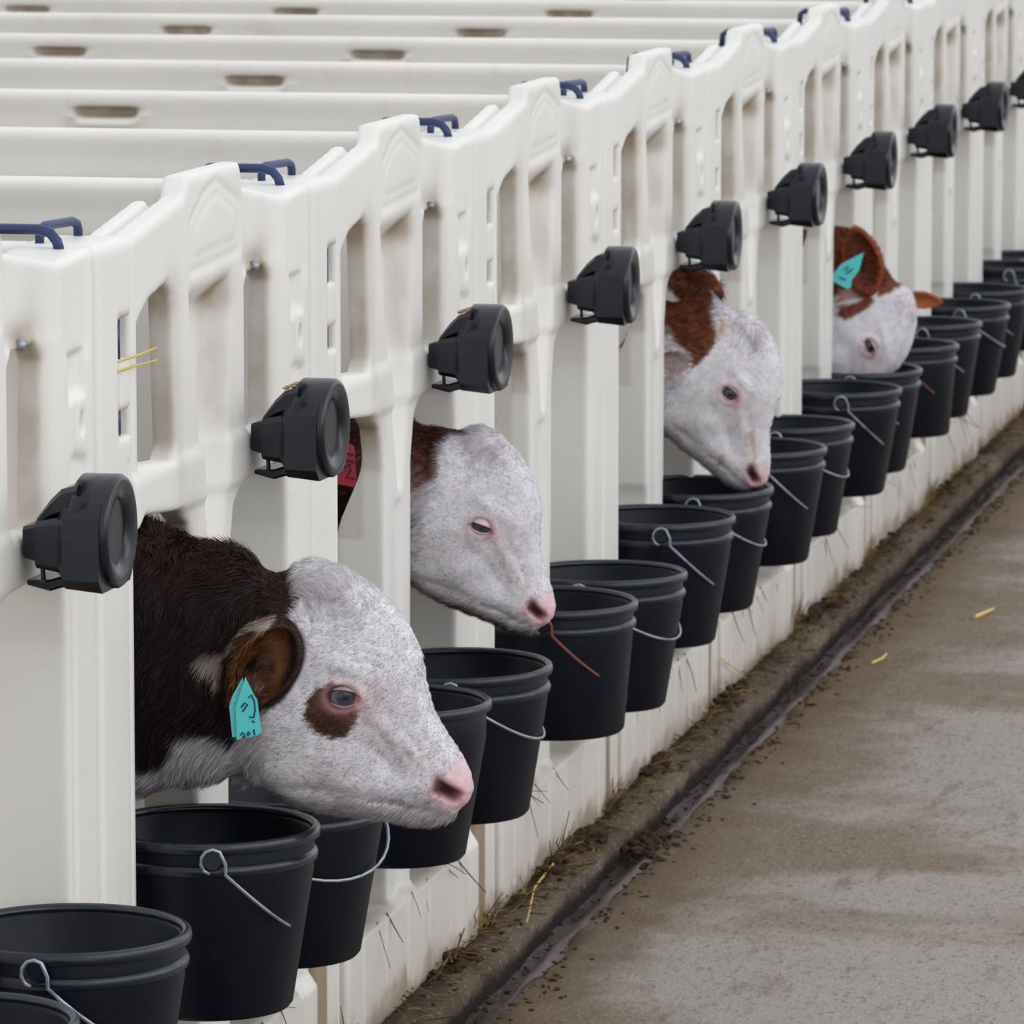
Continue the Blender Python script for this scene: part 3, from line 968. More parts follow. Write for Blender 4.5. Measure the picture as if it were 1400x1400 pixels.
def make_calf(cfg):
    O = np.array(cfg['O'])
    va = math.radians(cfg['va'])
    V3 = np.array([math.cos(va), math.sin(va), 0.0])       # away from the viewer side
    R3 = np.array([math.sin(va), -math.cos(va), 0.0])
    U3 = np.array([0, 0, 1.0])
    th = math.radians(cfg['rot'])
    e1 = R3 * math.cos(th) - U3 * math.sin(th)
    e2 = R3 * math.sin(th) + U3 * math.cos(th)
    e3 = V3.copy()
    if cfg.get('roll'):
        ax = norm(e1 * .79 - e2 * .61)
        Mr = np.array(Matrix.Rotation(math.radians(cfg['roll']), 3, Vector(ax)))
        e1, e2, e3 = Mr @ e1, Mr @ e2, Mr @ e3
    B = np.stack([e1, e2, e3])                            # rows
    sc = cfg['sc']
    img = lambda d: O + (R3 * d[0] + U3 * d[1] + V3 * d[2])   # image aligned offsets
    fine = cfg['h']
    # bounding box of the whole animal in the head frame
    segs = []
    for a, b, ra, rb in cfg['body']:
        segs.append((np.array(a), np.array(b), ra, rb))
    pts = []
    for a, b, ra, rb in segs:
        for p, r in ((a, ra), (b, rb)):
            pts.append(((p - O) @ B.T, max(r)))
    lo = np.min([p - r for p, r in pts], 0) - .03
    hi = np.max([p + r for p, r in pts], 0) + .03
    fb = ((-0.30 * sc, 0.195 * sc), (-0.205 * sc, 0.24 * sc), (-0.17, 0.17))
    fb = cfg.get('fb', fb)
    axs = []
    for i in range(3):
        f0, f1 = fb[i]
        f0, f1 = min(f0, hi[i]), max(f1, lo[i])
        left = []
        x = f0
        st = fine
        while x > lo[i]:
            st = min(st * 1.12, 0.016)
            x -= st
            left.append(x)
        mid = list(np.arange(f0, f1, fine))
        right = []
        x = mid[-1]
        st = fine
        while x < hi[i]:
            st = min(st * 1.12, 0.016)
            x += st
            right.append(x)
        axs.append(np.array(left[::-1] + mid + right))
    S1, T1 = np.meshgrid(axs[0], axs[1], indexing='ij')
    TT, DD = head_T(S1 / sc, T1 / sc)
    TT *= sc
    DD *= sc
    H = axs[2]
    G = np.empty(S1.shape + (len(H),), np.float32)
    for k, h in enumerate(H):
        P = O + S1[..., None] * e1 + T1[..., None] * e2 + h * e3
        f = np.where(DD > 0, (abs(h) - TT) * 0.75, np.hypot(DD, h))
        d = None
        for a, b, ra, rb in segs:
            q = ecaps(P, a, b, ra, rb)
            d = q if d is None else smin(d, q, 0.022)
        f = smin(f, d, cfg.get('kb', 0.03))
        for er in cfg['ears']:
            c = img(er['c'])
            L, n, w = [img(x) - O for x in ear_frame(er)]
            Q = P - c
            l, m, nn_ = Q @ L, Q @ w, Q @ n
            a_, b_, c_ = er['a'], er['b'], er['d']
            bb = b_ * (1 - .25 * np.clip(l / a_, -1, 1) ** 2 - .12 * np.clip(l / a_, -1, 1))
            o1 = (np.sqrt((l / a_) ** 2 + (m / bb) ** 2 + (nn_ / c_) ** 2) - 1) * min(b_, c_)
            off = nn_ - 0.55 * c_
            o2 = (np.sqrt(((l - er.get('open', .0)) / (a_ * .84)) ** 2 + (m / (bb * .80)) ** 2 + (off / (c_ * 1.05)) ** 2) - 1) * min(b_, c_)
            e_ = smax(o1, -o2, 0.004)
            f = smin(f, e_, 0.010)
            # keep the cup open where the head would fill it
        G[..., k] = f
    v, q = surface_nets(G, *axs)
    if np.linalg.det(B) < 0:
        q = q[:, ::-1].copy()
    loc = v.copy()
    Wv = (O + v[:, 0:1] * e1 + v[:, 1:2] * e2 + v[:, 2:3] * e3)
    root = empty('calf', (cfg['body'][-1][1][0], cfg['body'][-1][1][1], 0.02))
    tag(root, cfg['label'], 'calf')
    rl = np.array(root.location)
    # colours
    can = loc[:, :2] / sc
    imgc = np.stack([(Wv - O) @ R3, (Wv - O) @ U3, (Wv - O) @ V3], 1)

    def colour(can, h, imgc, Wv):
        nz = np.sin(Wv[:, 0] * 310 + 5 * np.sin(Wv[:, 2] * 180)) * np.sin(Wv[:, 1] * 290 + 4 * np.sin(Wv[:, 2] * 150)) * 0.0025 + np.sin(Wv[:, 1] * 95 + Wv[:, 2] * 70) * .002
        white = np.array(cfg.get('white', srgb(232, 228, 232)[:3]))
        c = np.tile(white, (len(can), 1))
        br = np.array(cfg['brown'][:3])
        mixin = lambda c, col, k: c + (np.array(col[:3]) - c) * np.clip(k, 0, 1)[:, None]
        P2 = cfg['patch']
        for poly, frame, soft, colr in P2:
            X = can if frame == 'c' else imgc
            d = poly_sdf(X[:, 0], X[:, 1], poly) + nz
            c = mixin(c, br if colr is None else colr, sstep(-d, -soft, soft))
        # pink skin: muzzle, eye rims, mouth corner
        g = lambda u, v, ru, rv: np.exp(-((can[:, 0] - cpx(u, v)[0]) / ru) ** 2 - ((can[:, 1] - cpx(u, v)[1]) / rv) ** 2)
        pink = srgb(226, 184, 190)
        c = mixin(c, pink, .80 * sstep(np.hypot((can[:, 0] - cpx(652, 1074)[0]) / 1.0, (can[:, 1] - cpx(652, 1074)[1]) / .9) * -1, -.060, -.030) * cfg.get('pink', 1))
        rho = np.hypot(can[:, 0] / 1.25, can[:, 1])
        c = mixin(c, srgb(198, 140, 144), cfg.get('rim', .40) * np.exp(-((rho - .0195) / .0055) ** 2))
        c = mixin(c, srgb(150, 66, 62), .85 * np.exp(-((can[:, 0] - .0215) / .006) ** 2 - ((can[:, 1] + .004) / .0075) ** 2))
        c = mixin(c, srgb(210, 150, 154), .35 * np.exp(-(np.hypot((can[:, 0] - .03) / 1.4, can[:, 1] + .012) / .022) ** 2))
        c = mixin(c, srgb(50, 32, 36), np.exp(-(rho / .0135) ** 6))
        nd = ((can[:, 0] - cpx(611, 1079)[0]) * math.cos(-.55) + (can[:, 1] - cpx(611, 1079)[1]) * math.sin(-.55)) / .0165
        nm = (-(can[:, 0] - cpx(611, 1079)[0]) * math.sin(-.55) + (can[:, 1] - cpx(611, 1079)[1]) * math.cos(-.55)) / .0075
        c = mixin(c, srgb(206, 140, 146), .8 * np.exp(-((nd / 1.7) ** 4 + (nm / 2.2) ** 4)))
        c = mixin(c, srgb(62, 26, 32), np.exp(-(nd ** 4 + nm ** 4)) * .97)
        # faint yellowish soiling of the topknot and muzzle side
        c = mixin(c, srgb(196, 172, 138), .20 * g(455, 800, .035, .02) * (0.5 + 0.5 * np.sin(Wv[:, 1] * 260 + Wv[:, 2] * 190)) + .22 * g(575, 1025, .025, .02) * (0.5 + 0.5 * np.sin(Wv[:, 1] * 420)))
        # ears
        for er in cfg['ears']:
            ce = img(er['c'])
            L, n, w = [img(x) - O for x in ear_frame(er)]
            Q = Wv - ce
            l, m, nn_ = Q @ L / er['a'], Q @ w / er['b'], Q @ n / er['d']
            r = np.sqrt(l * l + m * m)
            isr = sstep(-np.sqrt(l * l + m * m + (nn_) ** 2), -1.22, -1.06)
            outer = np.tile(np.array(er['outer'][:3]), (len(l), 1))
            inner = mixin(outer, er['inner'], sstep(-r, -.92, -.72) * sstep(nn_, -.75, -.35))
            inner = mixin(inner, srgb(30, 18, 16), sstep(-np.hypot((l + .1) / .42, (m) / .30), -1, -.4) * sstep(nn_, -1.0, -.5) * er.get('deep', 1))  # dark ear hollow: shade mixed into the hair colour
            inner = mixin(inner, er['inner'], .8 * np.exp(-((m - .12 - .2 * l) / .07) ** 2) * (np.abs(l) < .7))
            if er.get('rimw'):
                inner = mixin(inner, srgb(205, 190, 186), np.exp(-((r - .98) / .1) ** 2) * sstep(-l, .0, .5) * sstep(er['rimw'] * m, .1, .4))
            c = c + (inner - c) * isr[:, None]
        for poly, soft, colr in cfg.get('late', []):
            d = poly_sdf(imgc[:, 0], imgc[:, 1], poly) + nz * .6
            c = mixin(c, colr, sstep(-d, -soft, soft) * (imgc[:, 2] < -.03))
        return c

    col = colour(can, loc[:, 2], imgc, Wv)
    o = mesh_obj('body', Wv - rl, q, M['coat'], root)
    me = o.data
    ca = me.color_attributes.new('Col', 'FLOAT_COLOR', 'POINT')
    ca.data.foreach_set('color', np.concatenate([col, np.ones((len(col), 1))], 1).astype(np.float32).ravel())
    # ---------------- hair
    vn = np.empty(len(v) * 3, np.float32)
    me.vertices.foreach_get('normal', vn)
    vn = vn.reshape(-1, 3)
    fc = Wv[q]
    cen = fc.mean(1)
    lc = loc[q].mean(1)
    ok = (cen[:, 1] < cfg['ymax'])
    if cfg.get('near', False):
        ok &= (lc[:, 2] < 0.05)
    cu = lc[:, :2] / sc
    ok &= np.hypot(cu[:, 0] / 1.3, cu[:, 1]) > .024
    ok &= np.hypot(cu[:, 0] - cpx(640, 1076)[0], cu[:, 1] - cpx(640, 1076)[1]) > .036
    qq = q[ok]
    ar = np.linalg.norm(np.cross(fc[ok][:, 2] - fc[ok][:, 0], fc[ok][:, 3] - fc[ok][:, 1]), axis=1) / 2
    n = cfg['hair']
    r = np.random.default_rng(cfg.get('seed', 1))
    pick = r.choice(len(qq), n, p=ar / ar.sum())
    a_, b_ = r.random((n, 1)), r.random((n, 1))
    w4 = [(1 - a_) * (1 - b_), a_ * (1 - b_), a_ * b_, (1 - a_) * b_]
    Q4 = qq[pick]
    p = sum(w * Wv[Q4[:, i]] for i, w in enumerate(w4))
    nn2 = sum(w * vn[Q4[:, i]] for i, w in enumerate(w4))
    nn2 /= np.linalg.norm(nn2, axis=1, keepdims=True) + 1e-9
    pc = sum(w * col[Q4[:, i]] for i, w in enumerate(w4))
    pl = sum(w * can[Q4[:, i]] for i, w in enumerate(w4))
    lh = sum(w * loc[Q4[:, i]] for i, w in enumerate(w4))
    pim = sum(w * imgc[Q4[:, i]] for i, w in enumerate(w4))
    curl = np.exp(-((pl[:, 0] - cpx(440, 800)[0]) / .055) ** 2 - ((pl[:, 1] - cpx(440, 800)[1]) / .035) ** 2)
    neck = sstep(-pl[:, 0], .08, .12)
    jaw = sstep(-pl[:, 1], .12, .16)
    face = 1 - np.clip(neck + curl, 0, 1)
    flow = -e1[None] * 1.0 - e2[None] * (0.35 + .9 * neck[:, None] + .3 * jaw[:, None]) + 0 * p
    # swirl field for tufts
    ph = p * 60
    sw = np.stack([np.sin(ph[:, 1] + 1.7 * np.sin(ph[:, 2] * .8)), np.sin(ph[:, 2] * 1.1 + 1.3 * np.sin(ph[:, 0])), np.sin(ph[:, 0] * .9 + 1.5 * np.sin(ph[:, 1]))], 1)
    flow = flow + sw * (0.25 + 1.9 * curl[:, None] + .45 * neck[:, None]) + r.normal(0, .18, p.shape) + r.normal(0, .5, p.shape) * curl[:, None]
    flow -= (flow * nn2).sum(1, keepdims=True) * nn2
    flow /= np.linalg.norm(flow, axis=1, keepdims=True) + 1e-9
    Ln = (0.0062 + 0.019 * neck + 0.013 * curl + 0.009 * jaw) * r.uniform(.6, 1.25, n) * cfg.get('hl', 1)
    earm = np.zeros(n)
    for er in cfg['ears']:
        earm = np.maximum(earm, sstep(-np.linalg.norm(p - img(er['c']), axis=1), -er['a'] * 1.1, -er['a'] * .8) * (lh[:, 2] < 0))
    Ln *= 1 - .35 * earm
    lift = (0.16 + 0.20 * neck + .28 * curl + .2 * jaw) * r.uniform(.4, 1.4, n)
    crest = sstep(nn2[:, 2], .55, .95) * neck
    lift += .12 * crest
    Ln *= 1 - .15 * crest
    wdt = cfg.get('hw', .00045) * (1 + .4 * neck)
    tw = r.uniform(-1.1, 1.1, n)
    side = np.cross(flow, nn2) * np.cos(tw)[:, None] + nn2 * np.sin(tw)[:, None]
    bend = sw * curl[:, None] * .5
    p0 = p - nn2 * .0008
    p1 = p + flow * (Ln * .5)[:, None] + nn2 * (Ln * lift * .6)[:, None]
    p2 = p + (flow + bend) * Ln[:, None] + nn2 * (Ln * lift * (.85 - .8 * curl * r.random(n)))[:, None]
    sw_ = side * wdt[:, None]
    VV = np.stack([p0 - sw_, p0 + sw_, p1 - sw_ * .75, p1 + sw_ * .75, p2], 1)
    base = (np.arange(n) * 5)[:, None, None]
    FF = (base + np.array([[0, 1, 3], [0, 3, 2], [2, 3, 4]])[None]).reshape(-1, 3)
    shade = r.uniform(.86, 1.08, (n, 1)) if cfg.get('hv') is None else r.uniform(*cfg['hv'], (n, 1))
    hc = np.clip(pc * shade, 0, 1)
    dark = pc.mean(1) < .2
    tuft = np.sin(p[:, 1] * 210 + 2.2 * np.sin(p[:, 2] * 130)) * np.sin(p[:, 2] * 150 + 1.7 * np.sin(p[:, 1] * 120 + p[:, 0] * 80))
    hc *= (1 + (.05 + .05 * curl) * tuft)[:, None]
    hc *= (1 + .08 * curl)[:, None]
    hc[dark] = np.clip(pc[dark] * r.uniform(.4, 1.8, (dark.sum(), 1)) * (1.2 + .7 * tuft[dark, None]) + np.array([.045, .016, .010]) * sstep(nn2[dark, 2:3], .1, .8) * r.random((dark.sum(), 1)) ** 2 * 1.6, 0, 1)  # up-facing dark hairs get a reddish highlight painted into their colour
    hc = np.clip(hc, 0, 1)
    HC = np.repeat(hc[:, None, :], 5, 1).reshape(-1, 3)
    ho = mesh_obj('hair', VV.reshape(-1, 3) - rl, FF, M['fur'], root)
    ca = ho.data.color_attributes.new('Col', 'FLOAT_COLOR', 'POINT')
    ca.data.foreach_set('color', np.concatenate([HC, np.ones((len(HC), 1))], 1).astype(np.float32).ravel())
    nrm = np.repeat((nn2 + r.normal(0, .22, nn2.shape))[:, None, :], 5, 1).reshape(-1, 3)
    nrm /= np.linalg.norm(nrm, axis=1, keepdims=True)
    ho.data.normals_split_custom_set_from_vertices(nrm.astype(np.float32))
    ho['kind'] = 'stuff'
    # ---------------- eyes
    te = float(head_T(np.array([0.012]), np.array([0.012]))[0][0]) * sc
    te = 0.0775 * sc
    RE = 0.0190 * sc
    for sgn in (-1, 1):
        bm = bmesh.new()
        bmesh.ops.create_uvsphere(bm, u_segments=40, v_segments=24, radius=RE)
        ctr = O + e3 * sgn * (te - 0.0150 * sc + cfg.get('eo', 0))
        Mx = Matrix(((e1[0], e3[0], e2[0]), (e1[1], e3[1], e2[1]), (e1[2], e3[2], e2[2]))).to_4x4()
        cols = []
        for v_ in bm.verts:
            n_ = v_.co.normalized()
            lookx, lookz = n_.x - .22, n_.z
            rr = math.hypot(lookx, lookz * 1.25)
            out = n_.y * sgn > 0
            pale = min(max((rr - cfg.get('iris', .62)) / .16, 0), 1) if out else 1
            pup = min(max((.34 - rr) / .12, 0), 1) if out else 0
            iris = (0.050, 0.055, 0.085)
            c0 = [iris[i_] * (1 - pup) + .008 * pup for i_ in range(3)]
            scl = cfg.get('sclera', (0.30, 0.28, 0.34))
            cols.append([c0[i_] * (1 - pale) + scl[i_] * pale for i_ in range(3)] + [1])
        bmesh.ops.transform(bm, matrix=Matrix.Translation(Vector(ctr - rl)) @ Mx, verts=bm.verts)
        eb = bm_obj('eye', bm, M['eyeball'], root, True)
        ca = eb.data.color_attributes.new('Col', 'FLOAT_COLOR', 'POINT')
        ca.data.foreach_set('color', np.array(cols, np.float32).ravel())
        # eyelids hug the ball; colour follows the skin round the eye
        for up_, nm in ((1, 'upper_eyelid'), (-1, 'lower_eyelid')):
            bm = bmesh.new()
            n1, n2 = 22, 8
            Rl = RE + .0012 * sc
            lidz = cfg.get('lid', (0.5, -0.6))[0 if up_ > 0 else 1]
            grid = []
            for i in range(n1 + 1):
                az = -1.45 + 2.9 * i / n1
                row = []
                for j in range(n2 + 1):
                    edge = lidz * max(math.cos(az * .98), 0) ** .8 - .10 * math.sin(az)
                    el = edge + (up_ * 1.3 - edge) * j / n2
                    d = e1 * math.sin(az) * math.cos(el) + e2 * math.sin(el) + e3 * sgn * math.cos(az) * math.cos(el)
                    rr_ = Rl * (1 + (.07 if j < 1 else .05 if j < 2 else 0.02))
                    row.append(bm.verts.new(tuple(ctr + d * rr_ - rl)))
                grid.append(row)
            for i in range(n1):
                for j in range(n2):
                    bm.faces.new((grid[i][j], grid[i + 1][j], grid[i + 1][j + 1], grid[i][j + 1]))
            lo_ = bm_obj(nm, bm, cfg['lidm'], root, True)
            sm = lo_.modifiers.new('s', 'SOLIDIFY')
            sm.thickness = 0.0010
            sm.offset = -1
        # lashes fringe the upper lid
        bm = bmesh.new()
        for i in range(26):
            az = -1.1 + 2.2 * i / 25
            el = cfg.get('lid', (0.5, -0.6))[0] * max(math.cos(az), 0) ** .8 - .10 * math.sin(az)
            d = e1 * math.sin(az) * math.cos(el) + e2 * math.sin(el) + e3 * sgn * math.cos(az) * math.cos(el)
            p0_ = ctr + d * RE * 1.07
            p1_ = p0_ + d * .006 + (e3 * sgn * .004 - e2 * .004)
            p2_ = p1_ + d * .003 - e2 * .004 + e1 * .002 * math.sin(az * 3)
            tube(bm, [tuple(q_ - rl) for q_ in (p0_, p1_, p2_)], .00030, 4, [1, .8, .3])
        bm_obj('eyelashes', bm, cfg.get('lashm', cfg['lidm']), root)
    cfg['_'] = (O, R3, U3, V3, root, rl, img)
    return root


def ear_tag(cfg, polys, strokes, mat, ink, dv, k, tilt=0.0, label=None, lw=.0011):
    """flat plates in the plane facing the passage, hung from the ear; polys/strokes in photo-plane metres from the eye"""
    O, R3, U3, V3, root, rl, img = cfg['_']
    objs = []
    for pi, poly in enumerate(polys):
        bm = bmesh.new()
        fr, bk = [], []
        for (a, b) in poly:
            d = dv + pi * 0.006 + tilt * (b - poly[0][1])
            fr.append(bm.verts.new(tuple(img((a, b, d)) - rl)))
            bk.append(bm.verts.new(tuple(img((a, b, d + .0022)) - rl)))
        bm.faces.new(fr)
        bm.faces.new(bk[::-1])
        for i in range(len(fr)):
            j = (i + 1) % len(fr)
            bm.faces.new((fr[i], bk[i], bk[j], fr[j]))
        if pi == 0:
            tg = bm_obj('ear_tag', bm, mat, root, False, 0.0004, 1)
            if label:
                tag(tg, label)
        else:
            bm_obj('tag_back', bm, mat, tg, False, 0.0004, 1)
    bm = bmesh.new()
    b0 = polys[0][0][1]
    for st in strokes:
        tube(bm, [tuple(img((a, b, dv - .0006 + tilt * (b - b0))) - rl) for a, b in st], lw, 6)
    bm_obj('writing', bm, ink, tg)


def P(cfg, pts):
    """photo side-view measurements of this calf -> metres from its eye"""
    ue, ve, k = cfg['px']
    return [((u - ue) / k, (ve - v) / k) for u, v in pts]


def body_set(x0, y0, zc, xt, yt, legs=True, s=1.0):
    """shoulder, trunk and legs behind the fence"""
    out = [((x0, y0, zc), (xt, yt, .74 * s), (.105, .165), (.15, .19)),
           ((xt, yt, .70 * s), (xt, yt + .55, .69 * s), (.165, .215), (.165, .205)),
           ((xt, yt + .55, .69 * s), (xt, yt + .66, .72 * s), (.14, .17), (.10, .12))]
    for sx in (-.085, .085):
        out += [((xt + sx, yt + .02, .60), (xt + sx, yt - .0, .36), (.06, .075), (.034, .036)),
                ((xt + sx, yt - .0, .36), (xt + sx, yt + .03, .10), (.032, .032), (.022, .022)),
                ((xt + sx, yt + .03, .10), (xt + sx, yt + .0, .05), (.026, .026), (.032, .030)),
                ((xt + sx, yt + .60, .62), (xt + sx, yt + .52, .46), (.08, .11), (.05, .055)),
                ((xt + sx, yt + .52, .46), (xt + sx, yt + .68, .33), (.046, .046), (.028, .03)),
                ((xt + sx, yt + .68, .33), (xt + sx, yt + .63, .10), (.026, .026), (.022, .022)),
                ((xt + sx, yt + .63, .10), (xt + sx, yt + .60, .05), (.026, .026), (.032, .030))]
    out.append(((xt, yt + .74, .80), (xt, yt + .79, .45), (.02, .02), (.015, .015)))
    return out


m_, nt_, b_ = new_mat('eyeball_wet')
a_ = N(nt_, 'ShaderNodeVertexColor', layer_name='Col')
nt_.links.new(a_.outputs[0], b_.inputs['Base Color'])
b_.inputs['Roughness'].default_value = 0.05
b_.inputs['Specular IOR Level'].default_value = 0.45
M['eyeball'] = m_
lash_dark = simple('eyelash_brown', srgb(70, 44, 38), 0.6)
lid_white = simple('eyelid_pale', srgb(222, 196, 198), 0.6)
lid_soft = simple('eyelid_soft', srgb(186, 152, 152), 0.6)
lid_brown = simple('eyelid_pinkish', srgb(160, 112, 112), 0.5)

# ---- calf 1
c1 = dict(O=(0.2148, -0.2264, 0.7254), va=13.9, rot=0, sc=1.0, h=0.0034, px=(468, 940, K0), ymax=0.03, hair=75000, seed=11, kb=.022,
          label='nearest calf, dark brown neck and white face, turquoise tag in its hanging ear', brown=srgb(38, 25, 25), lidm=lid_soft, lashm=lash_dark, lid=(0.50, -0.60), iris=.66, sclera=(.22, .21, .27), hv=(.84, 1.08))
i1 = lambda s, t, h: tuple(np.array(c1['O']) + np.array([math.sin(math.radians(13.9)), -math.cos(math.radians(13.9)), 0]) * s + np.array([0, 0, t]) + np.array([math.cos(math.radians(13.9)), math.sin(math.radians(13.9)), 0]) * h)
c1['body'] = [(i1(-.100, .012, 0), i1(-.180, .033, 0), (.064, .128), (.080, .150)), (i1(-.180, .033, 0), i1(-.29, .050, 0), (.080, .150), (.088, .174)),
              (i1(-.29, .048, 0), (.22, .22, .76), (.088, .18), (.11, .17))] + body_set(.22, .22, .76, .42, .42)
c1['ears'] = [dict(c=(-.104, .047, -.092), L=(-.52, -.85, -.05), N=(.22, -.10, -1), a=.067, b=.046, d=.036, outer=srgb(52, 31, 26), inner=srgb(92, 56, 36), deep=0),
              dict(c=(-.095, .052, .095), L=(-.52, -.85, .1), N=(.1, 0, 1), a=.066, b=.045, d=.02, outer=srgb(62, 34, 26), inner=srgb(150, 92, 46))]
pc1 = lambda pts: P(c1, pts)
c1['patch'] = [(pc1([(-900, 500), (398, 500), (402, 770), (411, 800), (404, 822), (388, 838), (395, 900), (382, 940), (352, 952), (335, 968), (330, 990), (327, 1004), (300, 994), (268, 984), (247, 988), (242, 1004), (226, 1028), (205, 1036), (150, 1045), (-200, 1120), (-900, 1200)]), 'c', .004, None),
               (pc1([(272, 882), (300, 876), (322, 868), (330, 890), (316, 925), (300, 918), (288, 900)]), 'c', .004, srgb(196, 178, 170)),
               (pc1([(418, 950), (432, 928), (455, 921), (478, 925), (488, 955), (486, 975), (470, 995), (448, 999), (430, 990), (418, 968)]), 'c', .003, srgb(78, 48, 36))]
c1['late'] = [(pc1([(332, 852), (345, 844), (360, 842), (372, 836), (376, 830), (350, 832), (328, 848), (318, 868), (322, 872)]), .003, srgb(196, 178, 168)),
              (pc1([(348, 850), (372, 846), (386, 858), (393, 880), (388, 905), (378, 912), (376, 890), (372, 872), (364, 866), (350, 876), (340, 890), (336, 915), (328, 935), (318, 938), (314, 918), (320, 890), (332, 868)]), .006, srgb(120, 76, 42)),
              (pc1([(342, 888), (350, 880), (358, 884), (360, 900), (352, 908), (343, 904)]), .004, srgb(22, 15, 16)),  # this and the next dark spot: hair colour with hollow shade painted in
              (pc1([(370, 890), (376, 888), (378, 902), (372, 908), (367, 900)]), .004, srgb(34, 20, 18)),
              (pc1([(344, 906), (356, 904), (360, 920), (362, 932), (352, 928)]), .005, srgb(150, 112, 108)),
              (pc1([(392, 840), (406, 838), (412, 870), (408, 905), (398, 930), (384, 948), (366, 956), (368, 940), (384, 925), (396, 900), (398, 870)]), .004, srgb(46, 26, 22))]
make_calf(c1)
ear_tag(c1, [pc1([(338, 903), (350, 928), (354, 934), (359, 978), (352, 983), (326, 988), (325, 944)]), pc1([(334, 905), (340, 935), (333, 984), (320, 986), (316, 944), (320, 930)])],
        [pc1(x) for x in ([(342, 931), (346, 927), (350, 936), (351, 948), (349, 958), (343, 957)], [(332, 944), (337, 938), (341, 940), (334, 950)], [(331, 982), (334, 978), (337, 981), (333, 986), (338, 984)],
                          [(341, 977), (344, 980), (341, 983), (340, 979)], [(349, 974), (350, 982)], [(347, 962), (350, 965)])], M['tag_teal'], M['ink'], -.128, K0, label='turquoise plastic ear tag with dark handwriting')

# ---- calf 2
va2 = 12.4
c2 = dict(O=(1.747, -0.0771, 0.7399), va=va2, rot=14, sc=0.872, h=0.0038, px=(657, 712, 850.), ymax=0.14, hair=48000, seed=12, hl=.8, lid=(0.20, -0.50), rim=.5, iris=1.3, lashm=lash_dark, hv=(.84, 1.08),
          label='calf in the third pen with curly white forelock, eye half closed, nose over a bucket', brown=srgb(72, 38, 30), lidm=lid_white)


def ifr(cfg, a, b, c):
    va = math.radians(cfg['va'])
    return tuple(np.array(cfg['O']) + np.array([math.sin(va), -math.cos(va), 0]) * a + np.array([0, 0, b]) + np.array([math.cos(va), math.sin(va), 0]) * c)


c2['body'] = [(ifr(c2, -.07, .045, 0), ifr(c2, -.16, .04, 0), (.06, .10), (.075, .135)), (ifr(c2, -.16, .04, 0), ifr(c2, -.26, .03, 0), (.075, .145), (.085, .16)),
              (ifr(c2, -.26, .03, 0), (1.60, .36, .74), (.085, .16), (.11, .16))] + body_set(1.60, .36, .74, 1.56, .56)
c2['ears'] = [dict(c=(-.150, .092, -.07), L=(-1, .05, -.25), N=(.15, -.25, -1), a=.078, b=.042, d=.024, outer=srgb(84, 46, 34), inner=srgb(150, 112, 106), deep=.6),
              dict(c=(-.12, .105, .09), L=(-1, .1, .6), N=(.2, -.2, 1), a=.075, b=.04, d=.02, outer=srgb(84, 46, 34), inner=srgb(180, 140, 130))]
q2 = lambda pts: P(c2, pts)
c2['patch'] = [(q2([(200, 500), (556, 500), (556, 800), (200, 800)]), 'i', .004, srgb(46, 28, 28)),
               (q2([(200, 400), (634, 400), (634, 583), (640, 590), (633, 592), (620, 592), (606, 604), (598, 622), (596, 643), (580, 652), (572, 644), (540, 640), (480, 660), (200, 720)]), 'i', .003, None),
               (q2([(500, 690), (556, 690), (570, 700), (566, 722), (558, 745), (500, 790)]), 'i', .004, srgb(44, 28, 30)),
               (q2([(556, 640), (578, 632), (585, 652), (576, 676), (560, 692), (548, 690)]), 'i', .003, srgb(222, 206, 210)),
               (q2([(552, 800), (590, 816), (630, 824), (665, 838), (700, 858), (760, 868), (760, 900), (640, 880), (552, 850)]), 'i', .004, srgb(140, 104, 108)),
               (q2([(690, 868), (720, 876), (744, 872), (752, 858), (758, 872), (735, 890), (700, 890)]), 'i', .003, srgb(206, 150, 156))]
make_calf(c2)
ear_tag(c2, [q2([(462, 597), (474, 592), (487, 599), (490, 655), (462, 650)])], [q2(x) for x in ([(468, 615), (487, 621)], [(473, 628), (480, 623), (482, 632), (475, 641), (487, 643)], [(468, 634), (472, 626)], [(470, 607), (486, 611)])],
        M['tag_red'], M['inkb'], -.10, 850, label='red plastic ear tag with dark handwriting', lw=.0014)

# ---- calf 3
c3 = dict(O=(3.9523, -0.1013, 0.7104), va=9.8, rot=30, sc=0.907, h=0.0042, px=(997, 533, 682.), ymax=0.12, hair=30000, seed=13, hl=.7, lashm=lash_dark, lid=(0.62, -0.60), iris=1.1, rim=.5, hw=.0006,
          label='calf in the fifth pen with red-brown cheek patch, dark eye, muzzle at a bucket rim', brown=srgb(112, 60, 38), lidm=lid_white, pink=.8)
c3['body'] = [(ifr(c3, -.03, .06, 0), ifr(c3, -.085, .085, 0), (.055, .09), (.060, .118)), (ifr(c3, -.085, .085, 0), ifr(c3, -.160, .0, 0), (.060, .118), (.070, .085)),
              (ifr(c3, -.160, .0, 0), (3.96, .36, .62), (.070, .085), (.10, .13))] + body_set(3.96, .36, .62, 3.92, .56)
c3['ears'] = [dict(c=(-.120, .062, -.07), L=(-1, -.1, -.2), N=(.1, -.35, -1), a=.046, b=.034, d=.022, outer=srgb(214, 200, 196), inner=srgb(222, 204, 200), deep=.2),
              dict(c=(-.070, .205, .07), L=(-.8, .3, .5), N=(.3, -.1, 1), a=.070, b=.036, d=.02, outer=srgb(120, 66, 42), inner=srgb(190, 150, 130))]
q3 = lambda pts: P(c3, pts)
